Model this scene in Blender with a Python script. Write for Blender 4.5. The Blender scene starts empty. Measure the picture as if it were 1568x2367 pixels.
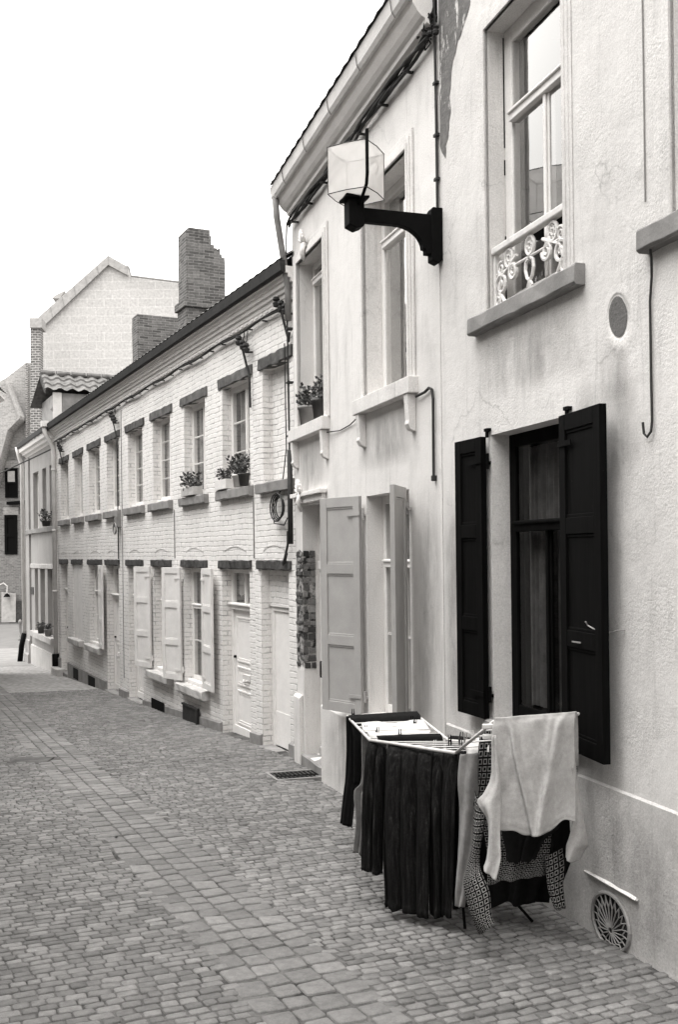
import bpy, bmesh, math, random
import numpy as np
from math import radians as R, sin, cos, pi
from mathutils import Matrix, Vector, noise as mnoise
random.seed(7)
S = bpy.context.scene
COL = S.collection

# ---------------------------------------------------------------- camera
F, ROLL, HY, EYE = 2287.0, .012, 93.3, 1.8          # lens in photo pixels (1568 wide), roll, horizon offset, eye height
cam = bpy.data.cameras.new('camera'); camo = bpy.data.objects.new('camera', cam); COL.objects.link(camo)
cam.sensor_fit = 'HORIZONTAL'; cam.sensor_width = 36; cam.lens = 36 * F / 1568
cam.shift_y = HY / 1568; cam.clip_end = 2000; cam.clip_start = .05
camo.matrix_world = Matrix.Translation((0, 0, EYE)) @ Matrix.Rotation(pi / 2, 4, 'X') @ Matrix.Rotation(-ROLL, 4, 'Z')
S.camera = camo
S.view_settings.view_transform = 'Standard'; S.view_settings.look = 'None'
S.view_settings.gamma = 1; S.view_settings.exposure = 1.0
# ---------------------------------------------------------------- world and sun
SUN_EL, SUN_AZ = R(70), R(-112)                      # overcast: very soft sun from the street side
w = bpy.data.worlds.new('World'); S.world = w; w.use_nodes = True
nt = w.node_tree; nt.nodes.clear()
sky = nt.nodes.new('ShaderNodeTexSky'); sky.sky_type = 'NISHITA'; sky.sun_disc = False
sky.sun_elevation = SUN_EL; sky.sun_rotation = SUN_AZ; sky.dust_density = 6; sky.air_density = 1.2; sky.ozone_density = .3
bw = nt.nodes.new('ShaderNodeRGBToBW'); mx = nt.nodes.new('ShaderNodeMix'); mx.data_type = 'RGBA'
mx.inputs[0].default_value = .72
mx.inputs[7].default_value = (11.5, 11.3, 11.0, 1)     # even cloud layer
bg = nt.nodes.new('ShaderNodeBackground'); bg.inputs[1].default_value = .15
out = nt.nodes.new('ShaderNodeOutputWorld')
nt.links.new(sky.outputs[0], bw.inputs[0]); nt.links.new(bw.outputs[0], mx.inputs[6])
gc = nt.nodes.new('ShaderNodeTexCoord'); gs = nt.nodes.new('ShaderNodeSeparateXYZ'); gr_ = nt.nodes.new('ShaderNodeMapRange')
nt.links.new(gc.outputs['Generated'], gs.inputs[0]); nt.links.new(gs.outputs[2], gr_.inputs[0])      # overcast dome: brighter overhead
gr_.inputs[1].default_value = 0; gr_.inputs[2].default_value = 1; gr_.inputs[3].default_value = .58; gr_.inputs[4].default_value = 1.85
gm_ = nt.nodes.new('ShaderNodeMix'); gm_.data_type = 'RGBA'; gm_.blend_type = 'MULTIPLY'; gm_.inputs[0].default_value = 1
nt.links.new(mx.outputs[2], gm_.inputs[6]); nt.links.new(gr_.outputs[0], gm_.inputs[7])
nt.links.new(gm_.outputs[2], bg.inputs[0]); nt.links.new(bg.outputs[0], out.inputs[0])
sl = bpy.data.lights.new('sun', 'SUN'); so = bpy.data.objects.new('sun', sl); COL.objects.link(so)
sl.energy = .8; sl.angle = R(35); sl.color = (1, .985, .965)
sd = Vector((sin(SUN_AZ) * cos(SUN_EL), cos(SUN_AZ) * cos(SUN_EL), sin(SUN_EL)))
so.rotation_euler = sd.to_track_quat('Z', 'Y').to_euler()

# ---------------------------------------------------------------- materials
TINT = (1, .974, .948)
def g(v): return (v * TINT[0], v * TINT[1], v * TINT[2], 1)
class M:
    """small node-material helper"""
    def __init__(s, name, rough=.85, spec=.25):
        s.m = bpy.data.materials.new(name); s.m.use_nodes = True; s.t = s.m.node_tree
        s.b = s.t.nodes['Principled BSDF']; s.b.inputs['Roughness'].default_value = rough
        s.b.inputs['Specular IOR Level'].default_value = spec
        s.tc = s.t.nodes.new('ShaderNodeTexCoord')
    def n(s, ty, **kw):
        x = s.t.nodes.new(ty)
        for k, v in kw.items():
            if hasattr(x, k) and not k.startswith('i_'): setattr(x, k, v)
        return x
    def link(s, a, b): s.t.links.new(a, b)
    def co(s, sc=(1, 1, 1)):
        mp = s.n('ShaderNodeMapping'); mp.inputs['Scale'].default_value = sc
        s.link(s.tc.outputs['Object'], mp.inputs[0]); return mp.outputs[0]
    def noise(s, sc, detail=5, rough=.55, vec=None, dist=0):
        x = s.n('ShaderNodeTexNoise'); x.inputs['Scale'].default_value = sc; x.inputs['Detail'].default_value = detail
        x.inputs['Roughness'].default_value = rough; x.inputs['Distortion'].default_value = dist
        s.link(vec if vec else s.tc.outputs['Object'], x.inputs['Vector']); return x.outputs['Fac']
    def ramp(s, fac, stops):
        x = s.n('ShaderNodeValToRGB'); e = x.color_ramp.elements
        while len(e) < len(stops): e.new(.5)
        for k, (p, v) in enumerate(stops):
            e[k].position = p; e[k].color = v if isinstance(v, tuple) else (v, v, v, 1)
        s.link(fac, x.inputs[0]); return x.outputs[0]
    def mul(s, a, b, f=1):
        x = s.n('ShaderNodeMix', data_type='RGBA', blend_type='MULTIPLY'); x.inputs[0].default_value = f
        s.link(a, x.inputs[6]); s.link(b, x.inputs[7]); return x.outputs[2]
    def mix(s, fac, a, b):
        x = s.n('ShaderNodeMix', data_type='RGBA')
        if isinstance(fac, float): x.inputs[0].default_value = fac
        else: s.link(fac, x.inputs[0])
        for v, i in ((a, 6), (b, 7)):
            if isinstance(v, tuple): x.inputs[i].default_value = v
            else: s.link(v, x.inputs[i])
        return x.outputs[2]
    def math(s, op, a, b=None):
        x = s.n('ShaderNodeMath', operation=op)
        for v, i in ((a, 0), (b, 1)):
            if v is None: continue
            if isinstance(v, (int, float)): x.inputs[i].default_value = v
            else: s.link(v, x.inputs[i])
        return x.outputs[0]
    def bump(s, h, strength=.5, dist=.01, prev=None):
        x = s.n('ShaderNodeBump'); x.inputs['Strength'].default_value = strength; x.inputs['Distance'].default_value = dist
        s.link(h, x.inputs['Height'])
        if prev: s.link(prev, x.inputs['Normal'])
        return x.outputs[0]
    def base(s, c): s.link(c, s.b.inputs['Base Color'])
    def nrm(s, n): s.link(n, s.b.inputs['Normal'])

def simple(name, v, rough=.8, spec=.25, var=.18, sc=9, bmp=.15, bsc=60, bd=.004, metal=0):
    m = M(name, rough, spec)
    a = m.noise(sc, 6); c = m.ramp(a, [(.3, g(v * (1 - var))), (.7, g(v * (1 + var)))])
    f = m.noise(bsc * 3, 3); c = m.mul(c, m.ramp(f, [(.3, .84), (.7, 1.0)]))
    m.base(c); m.nrm(m.bump(m.noise(bsc, 4), bmp, bd)); m.b.inputs['Metallic'].default_value = metal
    return m.m

def stucco(name, v, rough_amt=.5, stain=.2, pit=True):
    m = M(name, .92, .15)
    big = m.noise(.9, 6, .6); c = m.ramp(big, [(.3, g(v * (1 - stain))), (.62, g(v))])
    st = m.noise(3.2, 8, .68, m.co((1, 1, .35))); c = m.mul(c, m.ramp(st, [(.3, .80), (.5, 1.0)]), .8)
    fl = m.noise(9, 9, .75, dist=.5); c = m.mul(c, m.ramp(fl, [(.27, .4), (.37, 1.0)]), .35 + .3 * rough_amt)
    rn = m.noise(5, 8, .7, m.co((3, 3, .22))); c = m.mul(c, m.ramp(rn, [(.28, .55), (.45, 1.0)]), .55)
    sp = m.noise(38, 4, .6); c = m.mul(c, m.ramp(sp, [(.25, .4), (.33, 1.0)]), .75)
    vr = m.n('ShaderNodeTexVoronoi', feature='DISTANCE_TO_EDGE'); vr.inputs['Scale'].default_value = .75
    wv = m.n('ShaderNodeVectorMath', operation='ADD'); nz_ = m.n('ShaderNodeTexNoise'); nz_.inputs['Scale'].default_value = 3; nz_.inputs['Detail'].default_value = 7
    m.link(m.tc.outputs['Object'], nz_.inputs['Vector']); sc_ = m.n('ShaderNodeVectorMath', operation='SCALE'); sc_.inputs['Scale'].default_value = .5
    m.link(nz_.outputs['Color'], sc_.inputs[0]); m.link(m.tc.outputs['Object'], wv.inputs[0]); m.link(sc_.outputs[0], wv.inputs[1]); m.link(wv.outputs[0], vr.inputs['Vector'])
    ck = m.math('MULTIPLY', m.ramp(vr.outputs['Distance'], [(.0, 1.0), (.006, 0.0)]), m.ramp(m.noise(1.3, 3), [(.5, 0.0), (.6, 1.0)]))
    c = m.mix(m.math('MULTIPLY', ck, .5 * rough_amt), c, g(v * .3))
    gr = m.noise(110, 4, .7); c = m.mul(c, m.ramp(gr, [(.32, .68), (.66, 1.0)]), .85)
    m.base(c)
    n = m.bump(m.noise(2.2, 4), .45, .03)
    n = m.bump(m.noise(14, 6, .6), .3 * rough_amt, .012, n)
    n = m.bump(m.math('MULTIPLY', m.noise(60, 5, .65), m.ramp(m.noise(1.7, 5, .6), [(.38, .15), (.62, 1.0)])), .8 * rough_amt, .008, n)
    m.nrm(n); return m.m

def brickmat(name, v, vm, bw_=.215, bh=.068, mort=.009, var=.25, white=False, spec=.15, bump=.7, bd=.008):
    m = M(name, .9, spec)
    sx = m.n('ShaderNodeSeparateXYZ'); m.link(m.tc.outputs['Object'], sx.inputs[0])
    xy = m.math('ADD', sx.outputs[0], sx.outputs[1]); cb = m.n('ShaderNodeCombineXYZ')
    wob = m.n('ShaderNodeTexNoise'); wob.inputs['Scale'].default_value = 2.3; wob.inputs['Detail'].default_value = 3
    m.link(m.tc.outputs['Object'], wob.inputs['Vector'])
    z2 = m.math('ADD', sx.outputs[2], m.math('MULTIPLY', wob.outputs['Fac'], .05))
    x2 = m.math('ADD', xy, m.math('MULTIPLY', m.noise(7, 2), .02))
    z3 = m.math('ADD', z2, m.math('MULTIPLY', m.noise(15, 2), .008))
    m.link(x2, cb.inputs[0]); m.link(z3, cb.inputs[1])
    b = m.n('ShaderNodeTexBrick'); b.inputs['Scale'].default_value = 1
    b.inputs['Brick Width'].default_value = bw_; b.inputs['Row Height'].default_value = bh
    b.inputs['Mortar Size'].default_value = mort; b.inputs['Mortar Smooth'].default_value = .35
    b.inputs['Color1'].default_value = g(v * (1 - var)); b.inputs['Color2'].default_value = g(v * (1 + var))
    b.inputs['Mortar'].default_value = g(vm); m.link(cb.outputs[0], b.inputs['Vector'])
    c = b.outputs['Color']
    if white:
        c = m.ramp(m.noise(1.1, 6, .6), [(.3, g(v * .86)), (.6, g(v))])
        # open joints where paint has worn out of the bed joints
        worn = m.math('MULTIPLY', b.outputs['Fac'], m.ramp(m.noise(6, 6, .7), [(.42, 0.0), (.62, 1.0)]))
        c = m.mix(m.math('MULTIPLY', worn, .62), c, g(v * .22))
        c = m.mul(c, m.ramp(m.noise(34, 4, .6), [(.25, .45), (.34, 1.0)]), .65)
    else:
        c = m.mul(c, m.ramp(m.noise(12, 6, .65), [(.25, .6), (.7, 1.15)]), .8)
    c = m.mul(c, m.ramp(m.noise(62, 5, .7), [(.32, .76), (.64, 1.0)]), .85)
    m.base(c)
    h = m.math('SUBTRACT', 1.0, b.outputs['Fac'])
    n = m.bump(h, bump, bd); n = m.bump(m.noise(30, 5, .6), .5, .008, n); n = m.bump(m.noise(6, 3), .4, .012, n)
    m.nrm(n); return m.m

def cloth(name, v, var=.15, sc=26, sheen=.15):
    m = M(name, .95, .1); m.b.inputs['Sheen Weight'].default_value = sheen
    a = m.noise(sc, 6, .6); c = m.ramp(a, [(.3, g(v * (1 - var))), (.7, g(v * (1 + var)))])
    c = m.mul(c, m.ramp(m.noise(420, 2), [(.3, .72), (.7, 1.0)])); m.base(c)
    n = m.bump(m.noise(18, 4), .35, .012); n = m.bump(m.noise(300, 2), .5, .002, n); m.nrm(n); return m.m

MT = {}
MT['stuccoA'] = stucco('aged_white_stucco', .74, .9, .16)
MT['stuccoB'] = stucco('smooth_white_stucco', .76, .45, .1)
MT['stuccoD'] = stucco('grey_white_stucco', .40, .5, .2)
MT['plinth'] = stucco('grey_plinth_render', .60, .8, .25)
MT['bare'] = stucco('bare_grey_render', .17, 1.0, .3)
m = M('flaking_render', .92, .1); fk = m.noise(7, 7, .7, m.co((1.6, 1.6, .45)))
m.base(m.mul(m.mix(m.ramp(fk, [(.58, 0.0), (.61, 1.0)]), g(.17), g(.62)), m.ramp(m.noise(16, 7, .7), [(.3, .55), (.7, 1.1)])))
m.nrm(m.bump(m.noise(40, 6, .6), .7, .01)); MT['flaking'] = m.m
MT['brickC'] = brickmat('painted_white_brick', .80, .5, white=True, bump=.6, bd=.014)
MT['brick'] = brickmat('weathered_brick', .12, .26, bh=.058, mort=.006, var=.4, bump=.8, bd=.02)
MT['oldbrick'] = brickmat('exposed_old_brick', .13, .03, bw_=.2, bh=.08, mort=.018, var=.6, bump=1, bd=.03)
MT['brickpale'] = brickmat('pale_brown_brick', .34, .42, mort=.012, var=.2, bump=.3)
MT['brickdull'] = brickmat('dull_brown_brick', .19, .27, mort=.012, var=.3, bump=.3)
MT['brickpier'] = brickmat('brick_with_pale_joints', .15, .42, bw_=.19, bh=.086, mort=.016, var=.3, bump=.2)
MT['block'] = brickmat('white_block', .50, .59, bw_=.62, bh=.31, mort=.014, var=.035, bump=.2)
MT['coping'] = simple('concrete_coping', .34, .9)
MT['stone'] = simple('blue_stone_sill', .24, .85, .2, .22, 5, .35, 40, .006)
MT['stonepale'] = simple('pale_stone', .45, .9, .2, .2, 6, .4, 40, .006)
MT['lintel'] = simple('dark_stone_lintel', .085, .9, .2, .4, 9, .5, 30, .01)
MT['lintelmid'] = simple('weathered_stone_lintel', .12, .9, .2, .4, 8, .5, 30, .01)
MT['lintelg'] = simple('sooty_lintel', .06, .9, .2, .5, 12, .6, 30, .012)
MT['white'] = simple('white_gloss_paint', .82, .45, .4, .06, 6, .12, 40, .003)
MT['cream'] = simple('cream_paint', .72, .5, .35, .08, 6, .15, 40, .003)
MT['greyshut'] = simple('pale_grey_shutter_paint', .37, .6, .3, .08, 5, .15, 60, .002)
m = M('black_varnished_wood', .7, .05)
gn = m.noise(30, 6, .7, m.co((1, 1, .07))); wr = m.noise(9, 8, .75)
c = m.ramp(gn, [(.35, g(.0015)), (.65, g(.0045))]); c = m.mix(m.ramp(wr, [(.66, 0.0), (.72, .5)]), c, g(.05)); m.base(c)
m.nrm(m.bump(gn, .35, .003)); MT['darkwood'] = m.m
MT['iron'] = simple('black_iron', .003, .75, .08, .3, 20, .3, 60, .003)
MT['zinc'] = simple('painted_zinc', .62, .5, .35, .12, 5, .15, 20, .004)
MT['zincdark'] = simple('dark_zinc', .022, .7, .3, .4, 4, .4, 14, .01)
MT['wire'] = simple('dark_cable', .03, .7)
MT['wirepale'] = simple('grey_cable', .22, .7)
MT['castwhite'] = simple('white_painted_cast_iron', .68, .55, .3, .12, 25, .3, 90, .003)
MT['tile'] = simple('clay_roof_tile', .14, .85, .25, .4, 7, .5, 30, .01)
MT['slate'] = simple('slate', .26, .6, .35, .3, 4, .2, 30, .003)
MT['pot'] = simple('plastic_pot', .07, .6)
MT['potgrey'] = simple('grey_pot', .24, .7)
MT['leaf'] = simple('leaf', .05, .6, .3, .5, 30)
MT['curtain'] = cloth('net_curtain', .62, .15, 8)
MT['curtainrow'] = cloth('grey_net_curtain', .42, .2, 8)
MT['curtaindark'] = cloth('dim_curtain', .16, .3, 8)
MT['room'] = simple('dim_room', .03, .9)
m = M('sandy_joint', .95, .1); m.base(m.mul(m.ramp(m.noise(3.2, 8, .75), [(.36, g(.03)), (.56, g(.135))]), m.ramp(m.noise(90, 3), [(.3, .7), (.7, 1.0)]))); m.nrm(m.bump(m.noise(60, 4), .6, .008)); MT['joint'] = m.m
MT['asphalt'] = simple('far_paving', .22, .9, .2, .18, 2.5, .5, 30, .01)
MT['roadpale'] = simple('pale_concrete_road', .15, .9, .2, .12, 2)
MT['band'] = None
def settmat(name, v, var):
    m = M(name, .8, .3)
    ge = m.n('ShaderNodeNewGeometry')
    c = m.ramp(ge.outputs['Random Per Island'], [(0, g(v * (1 - var))), (.6, g(v)), (1, g(v * (1 + var)))])
    c = m.mul(c, m.ramp(m.noise(.55, 6, .65), [(.3, .68), (.7, 1.05)]), .9); c = m.mul(c, m.ramp(m.noise(3.1, 7, .7), [(.3, .72), (.6, 1.0)]), .8)
    c = m.mul(c, m.ramp(m.noise(24, 6, .65), [(.25, .7), (.65, 1.08)]))
    c = m.mul(c, m.ramp(m.noise(200, 2), [(.3, .7), (.7, 1.0)])); m.base(c)
    n = m.bump(m.noise(45, 5, .6), .55, .006); m.nrm(m.bump(m.noise(9, 4), .3, .01, n)); return m.m
MT['sett'] = settmat('granite_sett', .215, .30)
MT['slab'] = settmat('worn_stone_gutter', .222, .22)
MT['blackcloth'] = cloth('black_fabric', .006, .3, 30, .02)
m = M('charcoal_corduroy', .95, .05)
sk = m.noise(48, 5, .7, m.co((1, 1, .05))); m.base(m.mul(m.ramp(sk, [(.42, g(.006)), (.58, g(.016)), (.72, g(.05))]), m.ramp(m.noise(90, 3), [(.3, .6), (.7, 1.0)])))  # pale upright streaks: fold highlights painted into the cloth colour
m.nrm(m.bump(m.noise(40, 4, .6, m.co((1, 1, .2))), .4, .006)); MT['cord'] = m.m
MT['greycloth'] = cloth('grey_jersey', .40, .12, 40, .1)
MT['palecloth'] = cloth('pale_trouser_cloth', .20, .3, 12, .1)
MT['whitecloth'] = cloth('white_towel', .62, .1, 30, .1)
MT['plastic'] = simple('white_plastic', .62, .4, .4, .05)
m = M('opal_acrylic', .35, .4); m.base(m.ramp(m.noise(5, 4), [(.35, g(.68)), (.6, g(.82))]))
tp = m.n('ShaderNodeBsdfTransparent'); tl = m.n('ShaderNodeBsdfTranslucent'); tl.inputs[0].default_value = g(.8)
m1 = m.n('ShaderNodeMixShader'); m1.inputs[0].default_value = .35; m.link(m.b.outputs[0], m1.inputs[1]); m.link(tl.outputs[0], m1.inputs[2])
m2 = m.n('ShaderNodeMixShader'); m2.inputs[0].default_value = .45; m.link(m1.outputs[0], m2.inputs[1]); m.link(tp.outputs[0], m2.inputs[2])
m.link(m2.outputs[0], m.t.nodes['Material Output'].inputs[0]); MT['opal'] = m.m
def glass(name, base, tr, mult=1.6):
    m = M(name); t = m.t; t.nodes.remove(m.b)
    gl = m.n('ShaderNodeBsdfGlossy'); gl.inputs['Roughness'].default_value = .015; gl.inputs['Color'].default_value = (.97, .965, .955, 1)
    tp = m.n('ShaderNodeBsdfTransparent'); tp.inputs[0].default_value = (tr, tr, tr, 1)
    ge = m.n('ShaderNodeNewGeometry'); dt = m.n('ShaderNodeVectorMath', operation='DOT_PRODUCT')
    m.link(ge.outputs['Incoming'], dt.inputs[0]); m.link(ge.outputs['Normal'], dt.inputs[1])
    k = m.math('POWER', m.math('SUBTRACT', 1.0, m.math('ABSOLUTE', dt.outputs['Value'])), 5.0)      # Schlick, same from both sides
    m.link(m.bump(m.noise(2.2, 2), .12, .01), gl.inputs['Normal'])
    f2 = m.math('MINIMUM', m.math('MULTIPLY', m.math('ADD', m.math('MULTIPLY', k, .96), .04), mult), 1.0)
    ms = m.n('ShaderNodeMixShader'); m.link(f2, ms.inputs[0]); m.link(tp.outputs[0], ms.inputs[1]); m.link(gl.outputs[0], ms.inputs[2])
    m.link(ms.outputs[0], t.nodes['Material Output'].inputs[0]); return m.m
MT['glass'] = glass('window_glass', 1.5, .85, 1.8)
MT['glassbright'] = glass('sky_facing_glass', 1.5, .85, 3.6)
MT['glassrow'] = glass('old_pane_glass', 1.3, .85, 1.3)
MT['glassdark'] = glass('dusty_dark_glass', 1.28, .6, .6)
# white squares woven on black
m = M('checked_black_white_fabric', .95, .1)
uv = m.n('ShaderNodeUVMap'); sep = m.n('ShaderNodeSeparateXYZ'); m.link(uv.outputs[0], sep.inputs[0])
CH = .028
def fr_(o): return m.math('ABSOLUTE', m.math('SUBTRACT', m.math('FRACT', m.math('DIVIDE', o, CH)), .5))
mxx = m.math('MAXIMUM', fr_(sep.outputs[0]), fr_(sep.outputs[1]))
ring = m.math('MULTIPLY', m.math('GREATER_THAN', mxx, .23), m.math('LESS_THAN', mxx, .37))
c = m.mix(ring, g(.004), g(.26)); m.base(m.mul(c, m.ramp(m.noise(60, 4), [(.3, .55), (.7, 1.0)])))
MT['check'] = m.m

# ---------------------------------------------------------------- frames, meshes, things
class Fr:
    def __init__(s, ox=0, oy=0, phi=0): s.o = Vector((ox, oy, 0)); s.phi = phi; s.M = Matrix.Rotation(phi, 4, 'Z')
    def w(s, p): return s.o + s.M @ Vector(p)
def wallframe(xv, k):
    th = math.atan(-((xv - 784) - ROLL * (1287 - 1183)) / F); D = k * cos(th)
    f = Fr(D * cos(th), D * sin(th), pi / 2 + th); f.D = D; f.th = th; return f
AB = wallframe(45, 3.1); CC = wallframe(-329, 4.97); W0 = Fr()
def un(x, y): a = x - 784; b = y - 1183; return a - ROLL * b, b + ROLL * a - HY
def at(x, y, Y): u, v = un(x, y); return Vector((u / F * Y, Y, EYE - v / F * Y))
def gz(y): return -.03 - .0445 * min(y, 27.5)
def gzw(fr, t, o=0): return gz(fr.w((t, o, 0)).y)

class MB:
    def __init__(s): s.v = []; s.f = []; s.uv = None
    def add(s, vs, fs):
        b = len(s.v); s.v += [tuple(p) for p in vs]; s.f += [tuple(b + i for i in f) for f in fs]; return s
    def box(s, x0, x1, y0, y1, z0, z1, j=0):
        x0, x1 = min(x0, x1), max(x0, x1); y0, y1 = min(y0, y1), max(y0, y1); z0, z1 = min(z0, z1), max(z0, z1)
        vs = [(x, y, z) for x in (x0, x1) for y in (y0, y1) for z in (z0, z1)]
        if j: vs = [tuple(c + random.uniform(-j, j) for c in p) for p in vs]
        return s.add(vs, [(0, 1, 3, 2), (4, 6, 7, 5), (0, 4, 5, 1), (2, 3, 7, 6), (0, 2, 6, 4), (1, 5, 7, 3)])
    def rbox(s, x0, x1, y0, y1, z0, z1, j=.006, n=7):
        """rough stone bar along x: rounded worn section, wavering edges"""
        pr = [(y0, z0), (y1, z0), (y1, z1), (y0, z1)]; c = .012; pts = []
        for k in range(4):
            p = Vector(pr[k]); a = Vector(pr[k - 1]); b = Vector(pr[(k + 1) % 4])
            pts += [p + (a - p).normalized() * c, p + (b - p).normalized() * c]
        rings = []
        for i in range(n + 1):
            x = x0 + (x1 - x0) * i / n
            rings.append([(x + random.uniform(-j, j) * .5, p.x + random.uniform(-j, j), p.y + random.uniform(-j, j)) for p in pts])
        b = len(s.v); k = len(pts)
        for r_ in rings: s.v += r_
        for i in range(n):
            for q in range(k):
                s.f.append((b + i * k + q, b + i * k + (q + 1) % k, b + (i + 1) * k + (q + 1) % k, b + (i + 1) * k + q))
        s.f.append(tuple(b + q for q in range(k))[::-1]); s.f.append(tuple(b + n * k + q for q in range(k))); return s
    def prism(s, poly, lo, hi, ax='y'):
        n = len(poly)
        def P(a, b, h): return {'y': (a, h, b), 'x': (h, a, b), 'z': (a, b, h)}[ax]
        vs = [P(a, b, lo) for a, b in poly] + [P(a, b, hi) for a, b in poly]
        return s.add(vs, [tuple(range(n))[::-1], tuple(range(n, 2 * n))] + [(i, (i + 1) % n, n + (i + 1) % n, n + i) for i in range(n)])
    def tube(s, pts, r, n=8, cap=True):
        pts = [Vector(p) for p in pts]; L = len(pts); b = len(s.v); prev = None
        for i, p in enumerate(pts):
            d = (pts[min(i + 1, L - 1)] - pts[max(i - 1, 0)]).normalized()
            if prev is None:
                a = d.orthogonal().normalized()
            else:
                a = (prev - d * prev.dot(d)).normalized()
            prev = a; c = d.cross(a); rr = r[i] if isinstance(r, (list, tuple)) else r
            for k in range(n):
                q = p + (a * cos(2 * pi * k / n) + c * sin(2 * pi * k / n)) * rr; s.v.append(tuple(q))
        for i in range(L - 1):
            for k in range(n):
                s.f.append((b + i * n + k, b + i * n + (k + 1) % n, b + (i + 1) * n + (k + 1) % n, b + (i + 1) * n + k))
        if cap: s.f.append(tuple(b + k for k in range(n))[::-1]); s.f.append(tuple(b + (L - 1) * n + k for k in range(n)))
        return s
    def ring(s, c, rx, rz, r, n=18, y=None, m=6):
        pts = [(c[0] + rx * cos(2 * pi * k / n), c[1], c[2] + rz * sin(2 * pi * k / n)) for k in range(n + 1)]
        return s.tube(pts, r, m, False)
    def lathe(s, prof, c, n=12):
        b = len(s.v); k = len(prof)
        for i in range(n):
            a = 2 * pi * i / n
            for r, z in prof: s.v.append((c[0] + r * cos(a), c[1] + r * sin(a), c[2] + z))
        for i in range(n):
            for q in range(k - 1):
                i2 = (i + 1) % n; s.f.append((b + i * k + q, b + i2 * k + q, b + i2 * k + q + 1, b + i * k + q + 1))
        return s
    def leaves(s, c, rad, n, size):
        for _ in range(n):
            d = Vector((random.gauss(0, 1), random.gauss(0, 1), random.gauss(0, 1))); d.normalize(); d *= random.random() ** .45
            p = Vector(c) + Vector((d.x * rad[0], d.y * rad[1], d.z * rad[2]))
            a = Vector((random.uniform(-1, 1), random.uniform(-1, 1), random.uniform(-.6, .8))).normalized()
            b2 = a.orthogonal().normalized(); h = size * random.uniform(.6, 1.3)
            s.add([p, p + a * h * .5 + b2 * h * .35, p + a * h, p + a * h * .5 - b2 * h * .35], [(0, 1, 2, 3)])
        return s

def setp(o, label=None, cat=None, group=None, kind=None):
    for k, v in (('label', label), ('category', cat), ('group', group), ('kind', kind)):
        if v: o[k] = v
    return o
def mesh_obj(name, mb, mat, off=(0, 0, 0), smooth=False, bevel=0, solid=0, fix=True):
    me = bpy.data.meshes.new(name)
    me.from_pydata([(p[0] - off[0], p[1] - off[1], p[2] - off[2]) for p in mb.v], [], mb.f)
    if mb.uv:
        l = me.uv_layers.new(name='UVMap')
        for lp in me.loops: l.data[lp.index].uv = mb.uv[lp.vertex_index]
    if fix:
        bm = bmesh.new(); bm.from_mesh(me); bmesh.ops.recalc_face_normals(bm, faces=bm.faces); bm.to_mesh(me); bm.free()
    me.materials.append(MT[mat] if isinstance(mat, str) else mat)
    if smooth:
        for p in me.polygons: p.use_smooth = True
    o = bpy.data.objects.new(name, me); COL.objects.link(o)
    if solid:
        m_ = o.modifiers.new('thick', 'SOLIDIFY'); m_.thickness = solid; m_.offset = 0
    if bevel:
        m_ = o.modifiers.new('bevel', 'BEVEL'); m_.width = bevel; m_.segments = 2; m_.limit_method = 'ANGLE'; m_.angle_limit = R(40)
    return o
class T:
    """a thing: an Empty at its base, parts below it"""
    def __init__(s, name, label, cat, fr, org, group=None):
        s.o = bpy.data.objects.new(name, None); COL.objects.link(s.o); s.o.empty_display_size = .2
        s.fr = fr; s.org = org; s.o.location = fr.w(org); s.o.rotation_euler = (0, 0, fr.phi)
        setp(s.o, label, cat, group)
    def part(s, name, mb, mat, parent=None, label=None, **kw):
        o = mesh_obj(name, mb, mat, s.org, **kw); o.parent = parent if parent else s.o
        if label: o['label'] = label
        return o
def single(name, label, cat, fr, mb, mat, group=None, kind=None, **kw):
    xs = np.array(mb.v); org = ((xs[:, 0].min() + xs[:, 0].max()) / 2, (xs[:, 1].min() + xs[:, 1].max()) / 2, xs[:, 2].min())
    o = mesh_obj(name, mb, mat, org, **kw); o.location = fr.w(org); o.rotation_euler = (0, 0, fr.phi)
    return setp(o, label, cat, group, kind)

def wall(mb, t0, t1, z0, z1, holes, dep=.13, o=0.0, back=.32, ends=True, zf=None):
    """front face at off=o pierced by holes (t0,t1,z0,z1[,depth]) with reveals"""
    ts = sorted({t0, t1, *[h[0] for h in holes], *[h[1] for h in holes]}); zs = sorted({z0, z1, *[h[2] for h in holes], *[h[3] for h in holes]})
    def sub(a):
        r = [a[0]]
        for q in a[1:]:
            n = max(1, int((q - r[-1]) / 1.2)); p = r[-1]
            r += [p + (q - p) * k / n for k in range(1, n + 1)]
        return r
    ts, zs = sub(ts), sub(zs)
    for i in range(len(ts) - 1):
        for k in range(len(zs) - 1):
            a, b, c, d = ts[i], ts[i + 1], zs[k], zs[k + 1]; mt, mz = (a + b) / 2, (c + d) / 2
            if any(h[0] < mt < h[1] and h[2] < mz < h[3] for h in holes): continue
            mb.add([(a, o, c), (b, o, c), (b, o, d), (a, o, d)], [(0, 1, 2, 3)])
    for h in holes:
        a, b, c, d = h[:4]; q = o - (h[4] if len(h) > 4 else dep) - .07
        mb.add([(a, o, c), (a, q, c), (a, q, d), (a, o, d)], [(0, 1, 2, 3)]); mb.add([(b, o, c), (b, q, c), (b, q, d), (b, o, d)], [(0, 1, 2, 3)])
        mb.add([(a, o, d), (b, o, d), (b, q, d), (a, q, d)], [(0, 1, 2, 3)]); mb.add([(a, o, c), (b, o, c), (b, q, c), (a, q, c)], [(0, 1, 2, 3)])
    if ends:
        for t in (t0, t1): mb.add([(t, o, z0), (t, o - back, z0), (t, o - back, z1), (t, o, z1)], [(0, 1, 2, 3)])
    return mb

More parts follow.
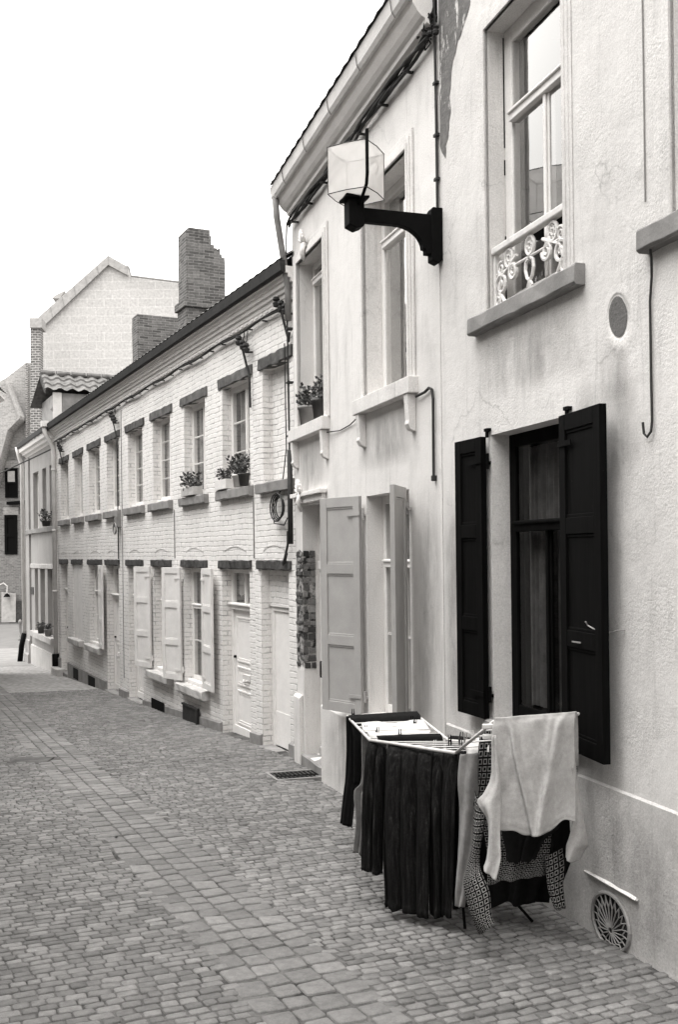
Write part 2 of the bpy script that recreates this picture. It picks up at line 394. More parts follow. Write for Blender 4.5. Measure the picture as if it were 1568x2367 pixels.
def window(th, t0, t1, z0, z1, dep, mat='white', fw=.06, mull=(.5,), rails=(), transom=None, curtain=None, glassm='glass', name='window', pw=.035, room=1.2, label=None, curt=(0, 1), cz=(0, 1)):
    """framed window sitting 'dep' behind the wall face: frame > pane, curtain, room"""
    o = -dep; fb = MB(); y0, y1 = o - .06, o
    fb.box(t0, t0 + fw, y0, y1, z0, z1); fb.box(t1 - fw, t1, y0, y1, z0, z1)
    fb.box(t0 + fw, t1 - fw, y0, y1 - .002, z1 - fw, z1); fb.box(t0 + fw, t1 - fw, y0, y1 - .002, z0, z0 + fw * 1.15)
    a, b, c, d = t0 + fw, t1 - fw, z0 + fw * 1.15, z1 - fw
    zt = d
    if transom:
        zt = transom; fb.box(a, b, y0, y1 + .025, transom - .035, transom + .035); fb.box(a, b, y1 + .0, y1 + .04, transom + .012, transom + .03)
    for k in mull:
        x = a + (b - a) * k
        fb.box(x - pw, x + pw, y0 + .006, y1 - .006, c, (zt - .035) if transom else d); fb.box(x - pw * .45, x + pw * .45, y1 - .006, y1 + .008, c, (zt - .035) if transom else d)
    for k in rails:
        z = c + (zt - c) * k
        xs = [a] + [a + (b - a) * q for q in mull] + [b]
        for i in range(len(xs) - 1):
            fb.box(xs[i] + (pw if i else 0), xs[i + 1] - (pw if i < len(xs) - 2 else 0), y0 + .012, y1 - .014, z - .012, z + .012)
    f = th.part(name, fb, mat, bevel=.005, label=label)
    th.part('pane', MB().add([(a, o - .014, c), (b, o - .014, c), (b, o - .014, d), (a, o - .014, d)], [(0, 1, 2, 3)]), glassm, f)
    rb = MB(); r0, r1, rz0, rz1 = t0 - .05, t1 + .05, z0 - .05, z1 + .05; q = o - .075; q2 = o - room
    rb.add([(r0, q, rz0), (r1, q, rz0), (r1, q, rz1), (r0, q, rz1), (r0, q2, rz0), (r1, q2, rz0), (r1, q2, rz1), (r0, q2, rz1)],
           [(4, 5, 6, 7), (0, 1, 5, 4), (2, 3, 7, 6), (0, 4, 7, 3), (1, 2, 6, 5)])
    th.part('room', rb, 'room', f)
    if curtain:
        cb = MB(); n = 40; ca, cbb = a + (b - a) * curt[0], a + (b - a) * curt[1]; ph = random.random() * 9
        lo, hi = c + (d - c) * cz[0], c + (d - c) * cz[1]
        for i in range(n + 1):
            x = ca + (cbb - ca) * i / n; y = o - .10 + .014 * sin(i * 1.35 + ph) + .008 * sin(i * .53 + ph * 2)
            cb.v += [(x, y, lo), (x, y, hi)]
        cb.f = [(2 * i, 2 * i + 2, 2 * i + 3, 2 * i + 1) for i in range(n)]
        th.part('curtain', cb, curtain, f, smooth=True)
    return f

def leaf_panel(mb, w_, z0, z1, npan, th=.035, st=.075, rec=.014, rl=.09):
    """shutter leaf in its own plane: x 0..w, y thickness, z; both faces framed"""
    mb.box(st, w_ - st, rec, th - rec, z0 + rl, z1 - rl)
    mb.box(0, st, 0, th, z0, z1); mb.box(w_ - st, w_, 0, th, z0, z1)
    n = npan; zs = [z0 + (z1 - z0) * k / n for k in range(n + 1)]
    for k, z in enumerate(zs):
        lo, hi = (z, z + rl) if k == 0 else ((z - rl, z) if k == n else (z - rl / 2, z + rl / 2))
        mb.box(st, w_ - st, .001, th - .001, lo, hi)
    for k in range(n):       # raised bead round each panel
        lo = zs[k] + (rl if k == 0 else rl / 2); hi = zs[k + 1] - (rl if k == n - 1 else rl / 2)
        for yy in ((rec - .006, rec), (th - rec, th - rec + .006)):
            mb.box(st, w_ - st, yy[0], yy[1], lo, lo + .018); mb.box(st, w_ - st, yy[0], yy[1], hi - .018, hi)
    return mb
def shutter(th, t_h, o_h, ang, w_, z0, z1, npan, mat, name='shutter', th_=.035, label=None, hinge=True, st=.075):
    """leaf hinged at (t_h, o_h); ang = direction of the leaf from +t towards the street, degrees"""
    mb = leaf_panel(MB(), w_, z0, z1, npan, th_, st); a = R(ang); ca, sa = cos(a), sin(a)
    flip = -1 if ang > 90 else 1
    mb.v = [(t_h + x * ca - flip * y * sa, o_h + x * sa + flip * y * ca, z) for x, y, z in mb.v]
    s_ = th.part(name, mb, mat, bevel=.004, label=label)
    if hinge:
        for z in (z0 + .16, z1 - .16):
            hb = MB(); p = lambda x, y: (t_h + x * ca - flip * y * sa, o_h + x * sa + flip * y * ca)
            hb.tube([(*p(-.012, 0), z - .05), (*p(-.012, 0), z + .05)], .012, 8)
            q = [p(-.01, th_ + .001), p(.16, th_ + .001), p(.16, th_ + .007), p(-.01, th_ + .007)]
            hb.add([(*k, z - .015) for k in q] + [(*k, z + .015) for k in q], [(0, 1, 2, 3), (4, 5, 6, 7), (0, 1, 5, 4), (1, 2, 6, 5), (2, 3, 7, 6), (3, 0, 4, 7)])
            hb.box(t_h - .03 if ang > 90 else t_h - .012, t_h + .012 if ang > 90 else t_h + .03, 0, o_h, z - .02, z + .0)
            th.part('hinge', hb, mat, s_)
    return s_

# ================================================================ SETTING: ground
def xedge(y): return -.03 - .4475 * (y - 5)            # right-hand edge of the stone gutter band
BA = math.atan(.4475); BN = Vector((cos(BA), sin(BA)))           # across the band, towards the houses
gb = MB()
ys = [-14, -8, -4, 0, 4, 8, 12, 16, 20, 24, 27.5, 34, 46, 120, 900]
def gx(y): return [-60 - y * .6 if y > 30 else -30, -14, -10, -6, -3, 0, 3, 8, 30 + abs(y) * .6]
for y in ys:
    for x in gx(y): gb.v.append((x, y, gz(y) - .007))
for i in range(len(ys) - 1):
    for k in range(8): a = i * 9 + k; gb.f.append((a, a + 1, a + 10, a + 9))
single('ground', None, None, W0, gb, 'joint', kind='structure')
# far part of the street, surfaced too far away to read the single setts
fb = MB(); yy = [19.2, 21, 24, 27.5]
for y in yy: fb.v += [(xedge(y) - 9, y, gz(y) - .003), (xedge(y) + 6, y, gz(y) - .003)]
for i in range(3): fb.f.append((2 * i, 2 * i + 1, 2 * i + 3, 2 * i + 2))
m = M('far_setts', .9, .2)
vo = m.n('ShaderNodeTexVoronoi'); vo.inputs['Scale'].default_value = 10; m.link(m.tc.outputs['Object'], vo.inputs['Vector'])
c = m.mul(m.ramp(m.noise(.5, 5), [(.3, g(.29)), (.7, g(.35))]), m.ramp(vo.outputs['Distance'], [(.25, 1.0), (.75, .62)]))
m.base(c); m.nrm(m.bump(vo.outputs['Distance'], .5, .01)); MT['farsett'] = m.m
single('street', None, None, W0, fb, 'farsett', kind='structure')
cb = MB().add([(-40, 27.55, gz(28) - .006), (10, 27.55, gz(28) - .006), (14, 33, gz(28) - .006), (-44, 33, gz(28) - .006)], [(0, 1, 2, 3)])
single('cross_street', None, None, W0, cb, 'asphalt', kind='structure')
cb = MB().add([(-44, 33.02, gz(28) - .004), (14, 33.02, gz(28) - .004), (14, 44.5, gz(28) - .004), (-44, 44.5, gz(28) - .004)], [(0, 1, 2, 3)])
single('square', None, None, W0, cb, 'roadpale', kind='structure')

wAc, wAs = cos(AB.th), sin(AB.th); wCc, wCs = cos(CC.th), sin(CC.th)
def offAB(x, y): return AB.D - (x * wAc + y * wAs)
def offCC(x, y): return CC.D - (x * wCc + y * wCs)
HOLES = [(-.72, -.22, 9.9, 10.46), (-3.82, -3.3, 11.2, 11.55)]
def stones(name, u0, u1, y0, y1, pu, pv, mat, hj, joint, skew=0):
    """rows of individually shaped setts; u across from the band edge, y along the street"""
    V = []; Fc = []; rng = random.Random(name); wob = lambda x, y: .5 + mnoise.noise(Vector((x * 1.1, y * .8, 4.2)))
    v = y0
    while v < y1:
        dv = pv * rng.uniform(.93, 1.08); u = u0 + (rng.uniform(-pu, 0) if u1 - u0 > 1 else 0)
        row_h = rng.uniform(-.002, .002)
        while u < u1 - (.02 if u1 - u0 > 1 else pu * .4):
            du = pu * rng.uniform(.75, 1.35)
            if u1 - u0 < 1 and u + du > u1 - pu * .3: du = u1 - u
            uc = u + du / 2; yc = v + dv / 2 + uc * skew
            yw = yc + uc * BN.y; xw = xedge(yc) + uc * BN.x
            ok = offAB(xw, yw) > .03 and offCC(xw, yw) > .03 and abs(xw) < .46 * yw + 1.0 and not any(a < xw < b and c < yw < d for a, b, c, d in HOLES)
            if ok:
                jw = joint * (.55 + .9 * max(0, wob(xw, yw)) + (.8 if yw < 5.6 and xw > .25 else 0)); hu, hv = du / 2 - jw * rng.uniform(.5, 1.3), dv / 2 - jw * rng.uniform(.5, 1.3)
                hz = row_h + rng.gauss(0, hj); tu, tv = rng.gauss(0, .02), rng.gauss(0, .02)
                rot = rng.gauss(0, .05); cr, sr = cos(rot), sin(rot)
                ring = []
                for (a, b_) in ((-1, -.8), (-.86, -1), (.86, -1), (1, -.8), (1, .8), (.86, 1), (-.86, 1), (-1, .8)):
                    ring.append((a * hu * rng.uniform(.93, 1.03), b_ * hv * rng.uniform(.9, 1.05)))
                b0 = len(V)
                for sc_, dz in ((1.0, -.03), (.985, -.003), (.88, .001)):
                    for (a, b_) in ring:
                        p = (a * sc_ * cr - b_ * sc_ * sr, a * sc_ * sr + b_ * sc_ * cr)
                        X = xw + p[0] * BN.x - p[1] * BN.y; Y = yw + p[0] * BN.y + p[1] * BN.x
                        V.append((X, Y, gz(Y) + dz + hz + p[0] * tu + p[1] * tv))
                V.append((xw, yw, gz(yw) + hz + .0025))
                for k in range(2):
                    for q in range(8): Fc.append((b0 + k * 8 + q, b0 + k * 8 + (q + 1) % 8, b0 + k * 8 + 8 + (q + 1) % 8, b0 + k * 8 + 8 + q))
                for q in range(8): Fc.append((b0 + 16 + q, b0 + 16 + (q + 1) % 8, b0 + 24))
            u += du
        v += dv
    mb = MB(); mb.v = V; mb.f = Fc
    return single(name, None, None, W0, mb, mat, kind='structure', smooth=True, fix=False)
stones('pavement', .028, 4.0, 1.6, 19.5, .084, .060, 'sett', .0014, .0028)
stones('roadway', -4.6, -.60, 2.6, 20.5, .088, .060, 'sett', .0012, .0024)
for q, (a, b) in enumerate(((-.595, -.44), (-.44, -.315), (-.315, -.16), (-.16, .0))):
    stones('kerb_band', a, b, 2.6, 26.5, .15, (.17, .125, .15, .12)[q], 'slab', .0010, .0024)

# ================================================================ HOUSE A : near stuccoed house
def shell(mb, t0, t1, zb, ze, zr, depth=6.0):
    for t in (t0 + .012, t1 - .012):
        mb.add([(t, -.33, zb), (t, -depth, zb), (t, -depth, ze), (t, -depth / 2, zr), (t, -.33, ze)], [(0, 1, 2, 3, 4)])
    mb.add([(t0, -depth, zb), (t1, -depth, zb), (t1, -depth, ze), (t0, -depth, ze)], [(0, 1, 2, 3)]); return mb
def tiles(mb, t0, t1, oE, zE, oR, zR, pitch=.19, rows=9, amp=.022):
    nt_ = max(2, int((t1 - t0) / pitch) * 4); L = math.hypot(oR - oE, zR - zE); nx, nz = -(zR - zE) / L * -1, 0
    du = Vector((oR - oE, zR - zE)) / L; nn = Vector((-du.y, du.x)); nn = nn if nn.y > 0 else -nn
    b = len(mb.v); prof = []
    for r_ in range(rows):
        prof += [(L * r_ / rows, .028), (L * (r_ + 1) / rows, 0)]
    for s_, h in prof:
        for i in range(nt_ + 1):
            hh = h + amp * sin(2 * pi * i / 4) * .5 + amp; p = Vector((oE, zE)) + du * s_ + nn * hh
            mb.v.append((t0 + (t1 - t0) * i / nt_, p.x, p.y))
    W_ = nt_ + 1
    for k in range(len(prof) - 1):
        for i in range(nt_): a = b + k * W_ + i; mb.f.append((a, a + 1, a + W_ + 1, a + W_))
    return mb

A = T('stuccoed_house', 'tall white stuccoed house nearest the viewer, black shutters below and iron window guard above', 'house', AB, (2.5, 0, gzw(AB, 2.5)))
AU = (4.90, 5.838, 3.345, 5.19); AUb = (2.95, 3.92, 3.345, 5.19); AD = (4.885, 5.85, .70, 2.555); AD2 = (2.0, 2.95, .70, 2.555)
A1 = 6.63
A.part('wall', shell(wall(MB(), -6, A1, -.9, 7.4, [AU, AUb, AD, AD2]), -6, A1, -.9, 7.4, 10.2), 'stuccoA')
A.part('roof', tiles(tiles(MB(), -6, A1, .4, 7.3, -3, 10.25), -6, A1, -6.3, 7.3, -3, 10.25), 'tile')
cm = MB().prism([(-.1, 7.0), (.05, 7.0), (.12, 7.1), (.2, 7.12), (.36, 7.22), (.4, 7.34), (-.1, 7.36)], -6, A1, 'x'); A.part('cornice', cm, 'stuccoA')
# weathered strip of bare render beside the upper window
prr = [(6.60, 7.0), (6.60, 4.72), (6.52, 4.62), (6.44, 4.86), (6.40, 5.12), (6.30, 5.34), (6.10, 5.50), (6.06, 5.70), (6.05, 7.0)]
pts = []
for i in range(len(prr)):
    a, b = Vector(prr[i]), Vector(prr[(i + 1) % len(prr)]); n = max(1, int((b - a).length / .05))
    for k in range(n):
        p = a.lerp(b, k / n); e = .0 if (i == 0 or i >= 7) else .022
        pts.append((p.x + random.uniform(-e, e), p.y + random.uniform(-e, e)))
A.part('bare_render_patch', MB().add([(a, .003, b) for a, b in pts], [tuple(range(len(pts)))]), 'flaking')
for (t0, t1, z0, z1) in (AU, AUb):
    sb = MB()          # moulded stucco surround of three stepped fillets
    for q, (w_, pr) in enumerate(((.145, .012), (.10, .022), (.05, .032))):
        sb.box(t1, t1 + w_, .001, pr, z0, z1 + w_); sb.box(t0 - w_ * .62, t0, .001, pr * .6, z0, z1 + w_); sb.box(t0, t1, .001, pr, z1, z1 + w_)
    A.part('window_surround', sb, 'stuccoA', bevel=.006)
    si = MB().rbox(t0 - .20 if t0 > 4 else t0 - .1, t1 + .22, -.14, .068, z0 - .105, z0 + .010, .004, 12); A.part('sill', si, 'stone', bevel=.004)
    f = window(A, t0, t1, z0 + .0, z1, .12, 'cream', .10, (.43,), (), 4.60, glassm='glassbright', room=1.6)
# gaps and peeled paint in the left jamb of the upper window
for z0, z1 in ((5.16, 4.44), (4.36, 4.26), (3.86, 3.42)):
    A.part('jamb_gap', MB().box(AU[1] - .0035, AU[1] - .001, -.128, -.112, z1, z0), 'iron')
# the cast-iron guard in front of the upper window
gt0, gt1 = AU[0] + .005, AU[1] - .012; gy = -.03
G = T('window_guard', 'white cast iron window guard with three rosettes and scrolls on the stone sill', 'window guard', AB, ((gt0 + gt1) / 2, gy, AU[2] + .012))
zb, zt_ = AU[2] + .012, 3.765
G.part('handrail', MB().box(gt0, gt1, gy - .028, gy + .028, zt_ - .045, zt_), 'castwhite', bevel=.008)
G.part('lower_rail', MB().tube([(gt0, gy, 3.585), (gt1, gy, 3.585)], .009, 8), 'castwhite')
for t in (gt0 + .015, gt1 - .015):
    G.part('post', MB().box(t - .014, t + .014, gy - .012, gy + .012, zb, zt_ - .045), 'castwhite', bevel=.003)
for k in range(3):
    c_ = gt1 - .20 - k * (gt1 - gt0 - .38) / 2; cz = 3.65; rb = MB()
    rb.ring((c_, gy, cz), .048, .055, .012, 18); rb.ring((c_, gy, cz), .018, .021, .008, 10); rb.add([(c_ + .046 * cos(2 * pi * q / 16), gy - .004, cz + .053 * sin(2 * pi * q / 16)) for q in range(16)], [tuple(range(16))])
    for q in range(8):
        a = 2 * pi * q / 8; rb.tube([(c_ + .015 * cos(a), gy, cz + .018 * sin(a)), (c_ + .046 * cos(a), gy, cz + .053 * sin(a))], .007, 5)
    G.part('rosette', rb, 'castwhite')
def spiral(mb, cx, cz, r0, r1, a0, turns, r=.008, n=22, fx=1):
    pts = []
    for i in range(n + 1):
        q = i / n; a = a0 + turns * 2 * pi * q; rr = r0 + (r1 - r0) * q; pts.append((cx + fx * rr * cos(a), gy, cz + rr * sin(a)))
    mb.tube(pts, [r * (1.25 - .4 * i / n) for i in range(n + 1)], 6)
mid = (gt0 + gt1) / 2
for sg in (-1, 1):
    e = gt0 if sg < 0 else gt1; sm = MB()
    X = lambda d: e - sg * d
    sm.tube([(X(.22), gy, zb + .01), (X(.13), gy, zb + .04), (X(.07), gy, zb + .12), (X(.10), gy, zb + .20), (X(.20), gy, zb + .24), (X(.30), gy, zb + .285)], .012, 6)
    spiral(sm, X(.095), zb + .15, .075, .012, 0, 1.6, .011, 26, sg); spiral(sm, X(.25), zb + .205, .06, .012, pi, 1.7, .011, 26, sg)
    spiral(sm, X(.09), zb + .255, .045, .01, 1, 1.5, .009, 22, -sg); spiral(sm, X(.05), zb + .06, .045, .01, 2, 1.4, .01, 22, sg)
    sm.tube([(X(.02), gy, zb + .02), (X(.06), gy, zb + .01), (X(.12), gy, zb + .008), (X(.24), gy, zb + .006)], .009, 6)
    G.part('scroll', sm, 'castwhite')
pm = MB()
for sg in (-1, 1):
    pm.tube([(mid, gy, 3.44), (mid + sg * .03, gy, 3.46), (mid + sg * .05, gy, 3.51), (mid + sg * .045, gy, 3.56), (mid + sg * .015, gy, 3.575)], .011, 6)
for q in range(5):
    a = -pi / 2 + (q - 2) * .38; pm.tube([(mid, gy, 3.45), (mid + .05 * cos(a), gy, 3.45 + .06 * sin(a))], [.012, .006], 6)
G.part('pendant', pm, 'castwhite')
# vase behind the panes
vb = MB().lathe([(0, 0), (.07, 0), (.09, .05), (.085, .12), (.06, .16), (.075, .2), (.07, .27), (.04, .31), (.0, .32)], (5.32, -.36, AU[2] + .09), 16)
single('vase', 'ribbed grey jar standing inside behind the glass of the guarded upper window', 'jar', AB, vb, 'stonepale', smooth=True)
# ground-floor window with black shutters
window(A, *AD, .13, 'darkwood', .085, (.50,), (), 1.955, curtain='curtaindark', glassm='glassdark', curt=(.45, .98), label='black-framed window with a pale streak of paint along its casement')
window(A, *AD2, .13, 'darkwood', .085, (.50,), (), 1.955, curtain='curtaindark', glassm='glassdark')
A.part('sill', MB().rbox(AD[0] - .04, AD[1] + .04, -.13, .06, .60, .70, .004, 10), 'stone')
A.part('sill', MB().rbox(AD2[0] - .04, AD2[1] + .04, -.13, .06, .60, .70, .004, 10), 'stone')
shutter(A, AD[1] + .015, .028, 4, .355, .70, 2.545, 3, 'darkwood', th_=.042)
rs = shutter(A, AD[0] - .01, .03, 174, .49, .70, 2.545, 3, 'darkwood', th_=.042)
sh = MB().tube([(4.555, .115, 1.42), (4.56, .10, 1.40), (4.50, .10, 1.385), (4.42, .05, 1.37), (4.375, .035, 1.385), (4.37, .0, 1.385)], .004, 6)
A.part('shutter_stay', sh, 'stone')
st = MB().box(4.62, 4.70, .104, .112, 1.30, 1.307); A.part('shutter_bar', st, 'stone')
for t, z in ((AD[1] + .02, 2.60), (AD[0] - .01, 2.60)):
    A.part('hinge_pin', MB().tube([(t, .02, 2.54), (t, .02, z)], .012, 8).box(t - .025, t + .025, .0, .03, z - .02, z), 'iron')
# plinth with its sloped ledge, cellar ledge and cast-iron grille
pl = MB().prism([(.001, -.9), (.014, -.9), (.014, .546), (.001, .557)], -6, 6.6, 'x'); A.part('plinth', pl, 'plinth')
A.part('cellar_lintel', MB().rbox(4.26, 4.735, .0145, .034, .034, .054, .003, 6), 'stuccoB')
gr = MB(); cx, cz0, rx, rz = 4.50, -.15, .17, .145; gyy = .021
gr.ring((cx, gyy, cz0), rx, rz, .011, 26)
for q in range(20):
    a = -pi / 2 + 2 * pi * (q + .5) / 20
    P0 = (cx + rx * .10 * cos(a), gyy, cz0 - .045 + rz * .10 * sin(a))
    P1 = (cx + rx * .62 * cos(a), gyy, cz0 - .02 + rz * .62 * sin(a)); P2 = (cx + rx * .97 * cos(a), gyy, cz0 + rz * .97 * sin(a))
    a2 = a + pi / 20; a1 = a - pi / 20; rr = .79
    gr.tube([P0, P1], .0036, 5)
    gr.tube([P1, (cx + rx * rr * cos(a2), gyy, cz0 + rz * rr * sin(a2)), (cx + rx * .97 * cos(a2), gyy, cz0 + rz * .97 * sin(a2))], .0038, 5)
    gr.tube([P1, (cx + rx * rr * cos(a1), gyy, cz0 + rz * rr * sin(a1))], .0038, 5)
A.part('cellar_grille', gr, 'stone')
hb = MB(); hb.add([(cx + rx * cos(2 * pi * q / 24),   .0155, cz0 + rz * sin(2 * pi * q / 24)) for q in range(24)], [tuple(range(24))]); A.part('cellar_opening', hb, 'iron')
# broken plaster round a blocked flue
hp = [(4.395 + (.078 + .006 * random.random()) * cos(a), 2.995 + .105 * sin(a) + .02 * cos(a)) for a in [2 * pi * k / 22 for k in range(22)]]
ring = MB(); no = len(hp)
for sc_, y in ((1.9, .0005), (1.5, .003), (1.12, .003), (1.0, -.012)):
    ring.v += [(4.395 + (a - 4.395) * sc_ - (.012 if sc_ > 1.2 else 0), y, 2.99 + (b - 2.99) * sc_ - (.03 if sc_ > 1.3 else 0)) for a, b in hp]
for k in range(3):
    for q in range(no): ring.f.append((k * no + q, k * no + (q + 1) % no, (k + 1) * no + (q + 1) % no, (k + 1) * no + q))
A.part('plaster_rim', ring, 'stuccoA', smooth=True)
A.part('flue_patch', MB().add([(a, .003, b) for a, b in hp], [tuple(range(no))]), 'bare')

m = M('shade_dirt_stain', .95, .05)  # dirt mixed with painted-in shade, as soft see-through dark patches
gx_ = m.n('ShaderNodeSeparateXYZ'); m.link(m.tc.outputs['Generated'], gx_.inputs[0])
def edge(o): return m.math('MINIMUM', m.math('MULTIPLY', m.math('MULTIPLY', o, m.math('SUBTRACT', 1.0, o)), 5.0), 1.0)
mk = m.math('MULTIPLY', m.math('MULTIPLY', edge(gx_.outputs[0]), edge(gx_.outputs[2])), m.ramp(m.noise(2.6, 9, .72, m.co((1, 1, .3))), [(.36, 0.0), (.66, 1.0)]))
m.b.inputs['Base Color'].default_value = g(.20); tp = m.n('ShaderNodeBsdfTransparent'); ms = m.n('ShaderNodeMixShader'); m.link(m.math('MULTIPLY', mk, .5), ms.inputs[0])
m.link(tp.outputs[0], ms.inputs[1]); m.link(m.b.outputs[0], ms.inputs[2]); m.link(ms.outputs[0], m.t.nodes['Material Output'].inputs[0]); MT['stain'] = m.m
for t0, t1, z0, z1, y in ((4.3, 4.6, 2.55, 2.9, .004), (6.28, 6.62, .5, 2.3, .004), (4.2, 4.86, 2.1, 2.75, .004), (3.9, 4.7, -.3, .5, .0165), (4.75, 6.3, -.35, .52, .0165), (4.62, 6.1, 2.75, 3.24, .004)):  # shade and dirt laid on the wall colour
    A.part('shade_dirt_stain', MB().add([(t0, y, z0), (t1, y, z0), (t1, y, z1), (t0, y, z1)], [(0, 1, 2, 3)]), 'stain')
# cables on house A
single('cable', 'thin dark cable running down beside the blocked flue and ending in a hook', 'cable', AB,
       MB().tube([(4.05, .05, 3.235), (4.07, .03, 3.20), (4.09, .015, 3.12), (4.11, .012, 3.0), (4.108, .012, 2.6), (4.105, .012, 2.42), (4.112, .014, 2.37), (4.135, .02, 2.345), (4.155, .024, 2.365), (4.16, .026, 2.42)], .0065, 6), 'wire')
single('cable', 'hair-thin cable hanging straight down the stucco left of the right-hand pilaster', 'cable', AB,
       MB().tube([(4.15, .006, 7.0), (4.155, .006, 5.0), (4.15, .006, 4.2), (4.148, .006, 3.5)], .004, 5), 'wirepale')
cb = MB().tube([(6.66, .03, 7.0), (6.645, .02, 5.9), (6.64, .018, 5.5), (6.63, .018, 4.9), (6.625, .02, 4.29)], .011, 6)
for z in (5.6, 5.2, 4.82, 4.5): cb.box(6.61, 6.66, 0, .032, z, z + .02)
single('cable', 'dark cable clipped down the wall joint into the street lantern bracket', 'cable', AB, cb, 'wire')

# ================================================================ STREET LANTERN
Lt = 6.62; L = T('street_lantern', 'square opal wall lantern on a black bracket arm above the laundry', 'street lamp', AB, (Lt, 0, 3.88))
L.part('wall_mount', MB().prism([(.0, 3.91), (.035, 3.88), (.085, 3.90), (.09, 4.26), (.075, 4.285), (0, 4.285)], Lt - .045, Lt + .045, 'x'), 'iron', bevel=.006)
ar = [(.08, 4.235), (.62, 4.235), (.62, 4.135), (.36, 4.135)]
for k in range(1, 9):
    a = pi / 2 * k / 8; ar.append((.36 - .21 * sin(a), 4.135 - .155 * (1 - cos(a)))) 
ar += [(.13, 3.98), (.13, 3.945), (.08, 3.945)]
L.part('bracket_arm', MB().prism(ar, Lt - .03, Lt + .03, 'x'), 'iron', bevel=.006)
hd = MB().prism([(.605, 4.10), (.66, 4.075), (.72, 4.10), (.72, 4.285), (.605, 4.285)], Lt - .058, Lt + .058, 'x')
L.part('lamp_holder', hd, 'iron', bevel=.006)
cp = MB(); cp.prism([(-.085, -.085), (.085, -.085), (.085, .085), (-.085, .085)], 4.335, 4.352, 'z'); cp.v = [(Lt + x, .662 + y, z - .048) for x, y, z in cp.v]; L.part('holder_cap', cp, 'iron')
hl, z0, z1 = .148, 4.312, 4.64; lc = .645; N = 10; ob = MB(); q2 = math.sqrt(.5)
def LW(x, y, z): return (Lt + (x - y) * q2, lc + (x + y) * q2, z)       # the shade stands cornerwise on its arm
for k in range(N + 1):
    v = k / N
    for i in range(4 * N):
        sd_, q = divmod(i, N); u = q / N * 2 - 1; bow = .012 * (1 - u * u)
        x, y = [(u, -1), (1, u), (-u, 1), (-1, -u)][sd_]; nx, ny = [(0, -1), (1, 0), (0, 1), (-1, 0)][sd_]
        ob.v.append(LW(x * hl + nx * bow, y * hl + ny * bow, z0 + (z1 - z0) * v))
for k in range(N):
    for i in range(4 * N): ob.f.append((k * 4 * N + i, k * 4 * N + (i + 1) % (4 * N), (k + 1) * 4 * N + (i + 1) % (4 * N), (k + 1) * 4 * N + i))
for zc, kk, dz in ((z0, 0, -.03), (z1, N, .03)):
    b = len(ob.v); ob.v.append(LW(0, 0, zc + dz))
    for i in range(4 * N): ob.f.append((kk * 4 * N + i, kk * 4 * N + (i + 1) % (4 * N), b))
lb = L.part('lamp_shade', ob, 'opal')
ed = MB()
for i in range(4):
    sx, sy = [(-1, -1), (1, -1), (1, 1), (-1, 1)][i]; tx, ty = [(1, -1), (1, 1), (-1, 1), (-1, -1)][i]
    for z in (z0, z1): ed.tube([LW(sx * (hl + .002), sy * (hl + .002), z), LW((sx + tx) / 2 * (hl + .016), (sy + ty) / 2 * (hl + .016), z), LW(tx * (hl + .002), ty * (hl + .002), z)], .0035, 5)
    ed.tube([LW(sx * (hl + .001), sy * (hl + .001), z0), LW(sx * (hl + .001), sy * (hl + .001), z1)], .0028, 5)
L.part('shade_seam', ed, 'wire', lb)
L.part('support_bar', MB().tube([(Lt - .04, .645, 4.24), (Lt - .12, .645, 4.27), (Lt - .215, .645, 4.33), (Lt - .232, .645, 4.40), (Lt - .232, .645, 4.70)], .0125, 8), 'iron')

# ================================================================ HOUSE B : white house with the coved eave
B0, B1 = 6.645, 10.68
Bf = (9.42, 10.40, 3.15, 4.945); Bn = (7.19, 8.25, 3.15, 4.945); Bg = (7.29, 8.30, .37, 2.295); Bdr = (9.50, 10.40, -.40, 2.32)
B = T('white_house', 'white two-window house with a deep coved eave and pale grey shutters, behind the laundry', 'house', AB, (8.6, 0, gzw(AB, 8.6)))
B.part('wall', shell(wall(MB(), B0, B1, -1.1, 5.66, [Bf, Bn, Bg, Bdr]), B0, B1, -1.1, 5.66, 8.3), 'stuccoB')
def tilt(mb):
    mb.v = [(x, y, z + .03 * (8 - x)) for x, y, z in mb.v]; return mb
E0, E1 = B0 + .01, 10.60
B.part('cornice', tilt(MB().prism([(.002, 5.55), (.03, 5.56), (.04, 5.60), (.075, 5.615), (.085, 5.645), (.115, 5.66), (.145, 5.69), (.175, 5.735), (.19, 5.775), (.19, 5.80), (.002, 5.82)], E0, E1, 'x')), 'white', bevel=.004)
gm = tilt(MB().prism([(.192, 5.775), (.225, 5.768), (.245, 5.80), (.262, 5.905), (.255, 5.91), (.192, 5.90)], E0, E1 + .04, 'x')); gut = B.part('gutter', gm, 'zinc')
for k in range(5):
    t = 10.1 - k * .8; B.part('gutter_bracket', tilt(MB().tube([(t, .225, 5.76), (t, .252, 5.80), (t, .268, 5.90), (t, .255, 5.92)], .0045, 5)), 'wirepale', gut)
B.part('roof', tilt(tiles(tiles(MB(), E0, 10.62, .26, 5.885, -3, 8.5, .2, 9, .010), E0, 10.62, -6.3, 5.7, -3, 8.5)), 'tile')
